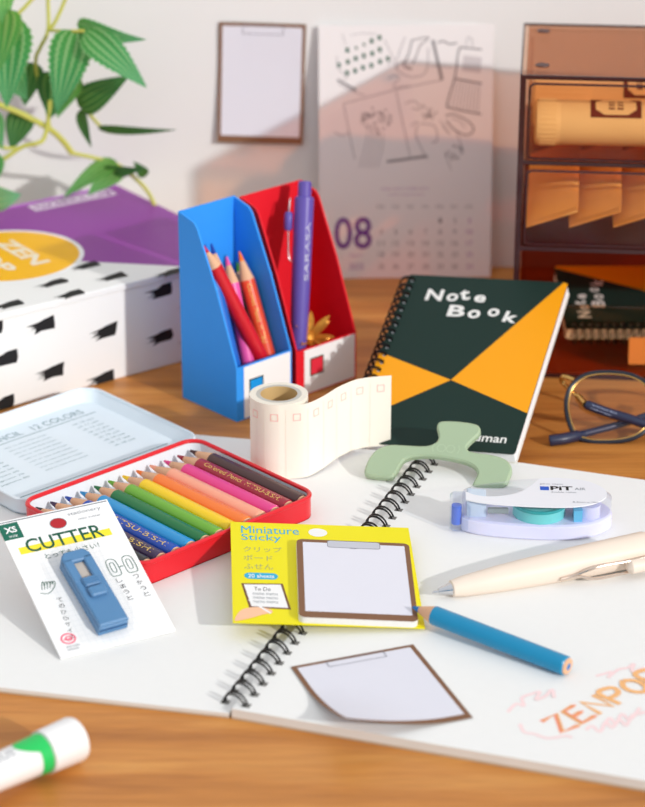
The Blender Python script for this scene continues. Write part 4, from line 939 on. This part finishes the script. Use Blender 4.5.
for cx, sg in ((3.6, 1), (50.6, -1)):
    m = MB(); pts = rimpts(cx, sg); m.tube(pts, 1.0, gblack, 8, closed=True); R1 = m.build('rim', gl)
    m = MB(); m.tube([p+Vector((0, 0, .35)) for p in rimpts(cx, sg, .945)], .38, ggold, 8, closed=True); m.build('gold_inner_rim', R1)
    m = MB(); m.poly([(p.x, p.y, .1) for p in rimpts(cx, sg, .97)], clear('coated_lens', (.97, .93, .97), .03, .02, 1.35)); m.build('lens', gl)
m = MB(); m.tube(smooth([(21, 19, 0), (24, 22, .8), (27, 22.6, 1), (30, 22, .8), (33, 19, 0)], 5), .8, ggold, 8); m.build('bridge', gl)
iG = GLM.inverted()
def gp(px, py, z): return iG @ at(px, py, z)
m = MB(); hA = Vector((-14, 27, -.4)); m.tube(smooth([hA+Vector((2, 0, .6)), hA+Vector((-2.2, 1.4, .4)), hA+Vector((-3.2, .8, -1.6)), hA+Vector((-1.6, -1, -3.4)), gp(583, 402, 15)], 5), 1.0, ggold, 8); m.tube([gp(578, 396, 16), gp(585, 404, 14.6)], 1.5, ggold, 10); m.build('hinge', gl)
m = MB(); tpt = [gp(585, 404, 14.5), gp(605, 411.5, 11.5), gp(630, 419, 9), gp(660, 429, 5), gp(690, 440, 2.2)]
m.tube(smooth(tpt, 5), [1.5, 2.2]+[2.1]*18+[1.8], temple_m, 10); T1 = m.build('temple', gl)
m = MB(); a_ = gp(590, 404.4, 15.6)
ax = (tpt[1]-tpt[0]).normalized(); eye_l = (iG @ EYE).normalized(); yv = eye_l.cross(ax).normalized(); 
m.M = frame(tpt[0]+ax*3+eye_l*2.6, ax, y=yv); m.text('optical frame 48-19', 0, .2, 11, 1.0, 0, mat('pale_print', (170, 180, 210), .5)); m.text('made in japan', 0, -1.2, 9, .8, 0, mat('pale_print', (170, 180, 210), .5)); m.build('printed_lettering', T1)
m = MB(); tp2 = [gp(690, 398, 14), gp(665, 408, 9.5), gp(640, 418, 5.4), gp(610, 427, 3.4), gp(585, 433.5, 2.6), gp(565, 438.5, 2.4), gp(553, 440.2, 2.3), gp(549, 440.8, 2.1)]
P2 = smooth(tp2, 5); m.tube(P2, [1.6 if i < len(P2)-14 else 2.5 for i in range(len(P2)-2)]+[2.1, 1.0], temple_m, 10); m.build('temple', gl)
m = MB(); m.M = Matrix.Translation(Vector((23.0, 10, -2))); m.lathe([(-.5, .6), (0, 2.0), (.5, .6)], clear('clear_pad', (.95, .95, .97), .1), 16); m.M = Matrix.Identity(4); m.tube([(20.6, 12, 0), (22.5, 12, -1.6), (23, 10.4, -2)], .35, ggold, 6); m.build('nose_pad', gl)

# ================================================================== LEAFY VINE
vine = thing('leafy_vine', 'trailing green leafy vine hanging over the purple box at upper left', 'plant', Matrix.Translation(Vector((-150, 1062, 45.5))))
VO = Vector((-150, 1062, 45.5))
def vp(px, py, y): return on(px, py, (0, y, 0), Vector((0, 1, 0)))-VO
stem_m = mat('yellow_green_stem', (196, 196, 92), .5, var=.1)
def stem(pts, r=.9):
    m = MB(); m.tube(smooth([vp(*p) for p in pts], 6), r, stem_m, 8); m.build('stem', vine)
stem([(49, -30, 1068), (48, 0, 1068), (48, 30, 1066), (40, 48, 1064), (36, 58, 1064), (37, 75, 1066), (45, 100, 1066), (50, 130, 1066)])
stem([(76, -30, 1070), (65, 0, 1068), (55, 22, 1066), (48, 31, 1066)])
stem([(-30, 92, 1060), (0, 105, 1062), (22, 114, 1064), (48, 128, 1066), (62, 140, 1068), (72, 153, 1070)], 1.5)
stem([(-40, 180, 1056), (0, 161, 1058), (22, 147, 1060), (38, 143, 1060), (44, 138, 1062), (48, 122, 1064), (50, 100, 1064)], 1.1)
stem([(72, 153, 1070), (95, 158, 1074), (118, 165, 1076), (135, 178, 1076), (148, 192, 1074), (158, 212, 1070), (170, 228, 1066)], 1.0)
stem([(48, 30, 1066), (62, 31, 1060), (75, 31, 1056), (84, 31, 1054)], .8); stem([(72, 33, 1058), (76, 80, 1066), (82, 104, 1070), (100, 126, 1074)], .9)
stem([(40, -10, 1062), (22, 10, 1060), (10, 19, 1058), (-12, 22, 1056)], .9)
stem([(-20, 140, 1058), (6, 148, 1060), (24, 147, 1062)], .9)
lf = [leaf_mat('leaf_fresh', (70, 150, 58), (186, 226, 160)), leaf_mat('leaf_dark', (54, 106, 34), (124, 168, 84)), leaf_mat('leaf_yellowish', (92, 158, 50), (190, 220, 130)), leaf_mat('leaf_pale', (150, 204, 96), (190, 228, 150))]
def leaf(b, t, w, roll=0., mi=0, sag=.12, fold=.25):
    """serrated leaf from base b to tip t (px, py, depth), w mm wide, turned about its own length by roll"""
    B, T = vp(*b), vp(*t); L_ = (T-B).length; M = frame(B, T-B, z=(0, -1, .12)) @ Matrix.Rotation(roll, 4, 'X')
    m = MB(); ny_, nx = 26, 6; vs = []; uv = []
    for j in range(ny_+1):
        v = j/ny_; hw_ = w/2*(max(0, math.sin(PI*v**.52))**.85)*(1.0-.16*v)+.02
        if 0 < j < ny_: hw_ *= 1.0+(.07 if j % 2 else -.05)
        for k_ in range(-nx, nx+1):
            u = k_/nx; vs.append((v*L_-(abs(u)**6)*.0, u*hw_, -sag*L_*(v-.3)**2+fold*abs(u)*hw_*(1-.4*abs(u))+.25*math.cos(u*3*PI*1.0)*(1-v))); uv.append((u*.5+.5, v))
    q = 2*nx+1; fs = [(j*q+k_, j*q+k_+1, (j+1)*q+k_+1, (j+1)*q+k_) for j in range(ny_) for k_ in range(2*nx)]
    m.M = M; m.add(vs, fs, lf[mi]); o = m.build('leaf', vine, 80)
    ul = o.data.uv_layers.new(name='UVMap')
    for lp_ in o.data.loops: ul.data[lp_.index].uv = uv[lp_.vertex_index]
leaf((76, 30, 1056), (56, 113, 1050), 21, .1, 0)
leaf((85, 30, 1054), (147, 86, 1044), 17, -.35, 0, .2)
leaf((76, 25, 1058), (142, 46, 1050), 12, .5, 0, .35, .1)
leaf((78, 106, 1068), (128, 76, 1058), 15, -.2, 1)
leaf((98, 129, 1072), (176, 133, 1060), 7.5, .75, 1, .1, .1)
leaf((80, 110, 1069), (90, 148, 1062), 8.5, .7, 1)
leaf((10, 18, 1057), (6, 108, 1048), 23, .0, 0)
leaf((4, 8, 1056), (-2, 70, 1046), 22, .3, 2)
leaf((0, -24, 1060), (4, 26, 1052), 14, -.2, 2)
leaf((30, 62, 1070), (24, 106, 1064), 16, .2, 1)
leaf((58, 72, 1068), (50, 119, 1062), 20, -.2, 1)
leaf((76, 74, 1068), (56, 118, 1064), 12, .3, 2)
leaf((24, 112, 1068), (10, 150, 1060), 15, .3, 1)
leaf((-6, 112, 1056), (2, 150, 1050), 8, 0, 0)
leaf((116, 160, 1074), (62, 194, 1058), 12, .8, 2, .2)
leaf((120, 166, 1074), (88, 194, 1060), 12, .3, 2)
leaf((104, 172, 1072), (142, 170, 1062), 9, .5, 1)
leaf((146, 176, 1074), (134, 162, 1068), 6, .2, 1)
leaf((-14, 196, 1050), (20, 196, 1040), 17, .4, 3)
leaf((4, 60, 1060), (26, 100, 1056), 18, .2, 0)
leaf((-10, 150, 1052), (-20, 200, 1046), 18, .2, 0)

# ================================================================== LIGHT, CAMERA
w = bpy.data.worlds.new('room'); SC.world = w; w.use_nodes = True
nt = w.node_tree; N = nt.nodes; L = nt.links; bg = N['Background']
tc = N.new('ShaderNodeTexCoord'); sp = N.new('ShaderNodeSeparateXYZ'); L.new(tc.outputs['Generated'], sp.inputs[0])
cr = N.new('ShaderNodeValToRGB'); mr = N.new('ShaderNodeMapRange'); mr.inputs[1].default_value = -1; mr.inputs[2].default_value = 1
L.new(sp.outputs[2], mr.inputs[0]); L.new(mr.outputs[0], cr.inputs[0])
e = cr.color_ramp.elements; e[0].position = .35; e[0].color = (.55, .50, .46, 1); e[1].position = .95; e[1].color = (.92, .97, 1.03, 1)
k = e.new(.55); k.color = (.74, .75, .78, 1)
L.new(cr.outputs[0], bg.inputs['Color']); bg.inputs['Strength'].default_value = .84
sd = bpy.data.lights.new('window_sun', 'SUN'); sd.energy = 2.3; sd.angle = math.radians(1.6); sd.color = (1., .97, .93)
so = bpy.data.objects.new('window_sun', sd); COL.objects.link(so); so.location = (1.0, -.6, 1.2)
so.rotation_euler = Vector((-.95, .92, -.56)).to_track_quat('-Z', 'Y').to_euler()
cd = bpy.data.cameras.new('camera'); co = bpy.data.objects.new('camera', cd); COL.objects.link(co)
co.location = (0, 0, H*S); co.rotation_euler = (PI/2-TH, 0, 0)
cd.sensor_fit = 'VERTICAL'; cd.sensor_height = 36.0; cd.lens = 36.0*F/807.0; cd.clip_start = .02
cd.dof.use_dof = True; cd.dof.focus_distance = .885; cd.dof.aperture_fstop = 11.0
SC.camera = co
SC.view_settings.view_transform = 'Standard'; SC.view_settings.look = 'None'
SC.cycles.transparent_max_bounces = 24; SC.cycles.max_bounces = 10
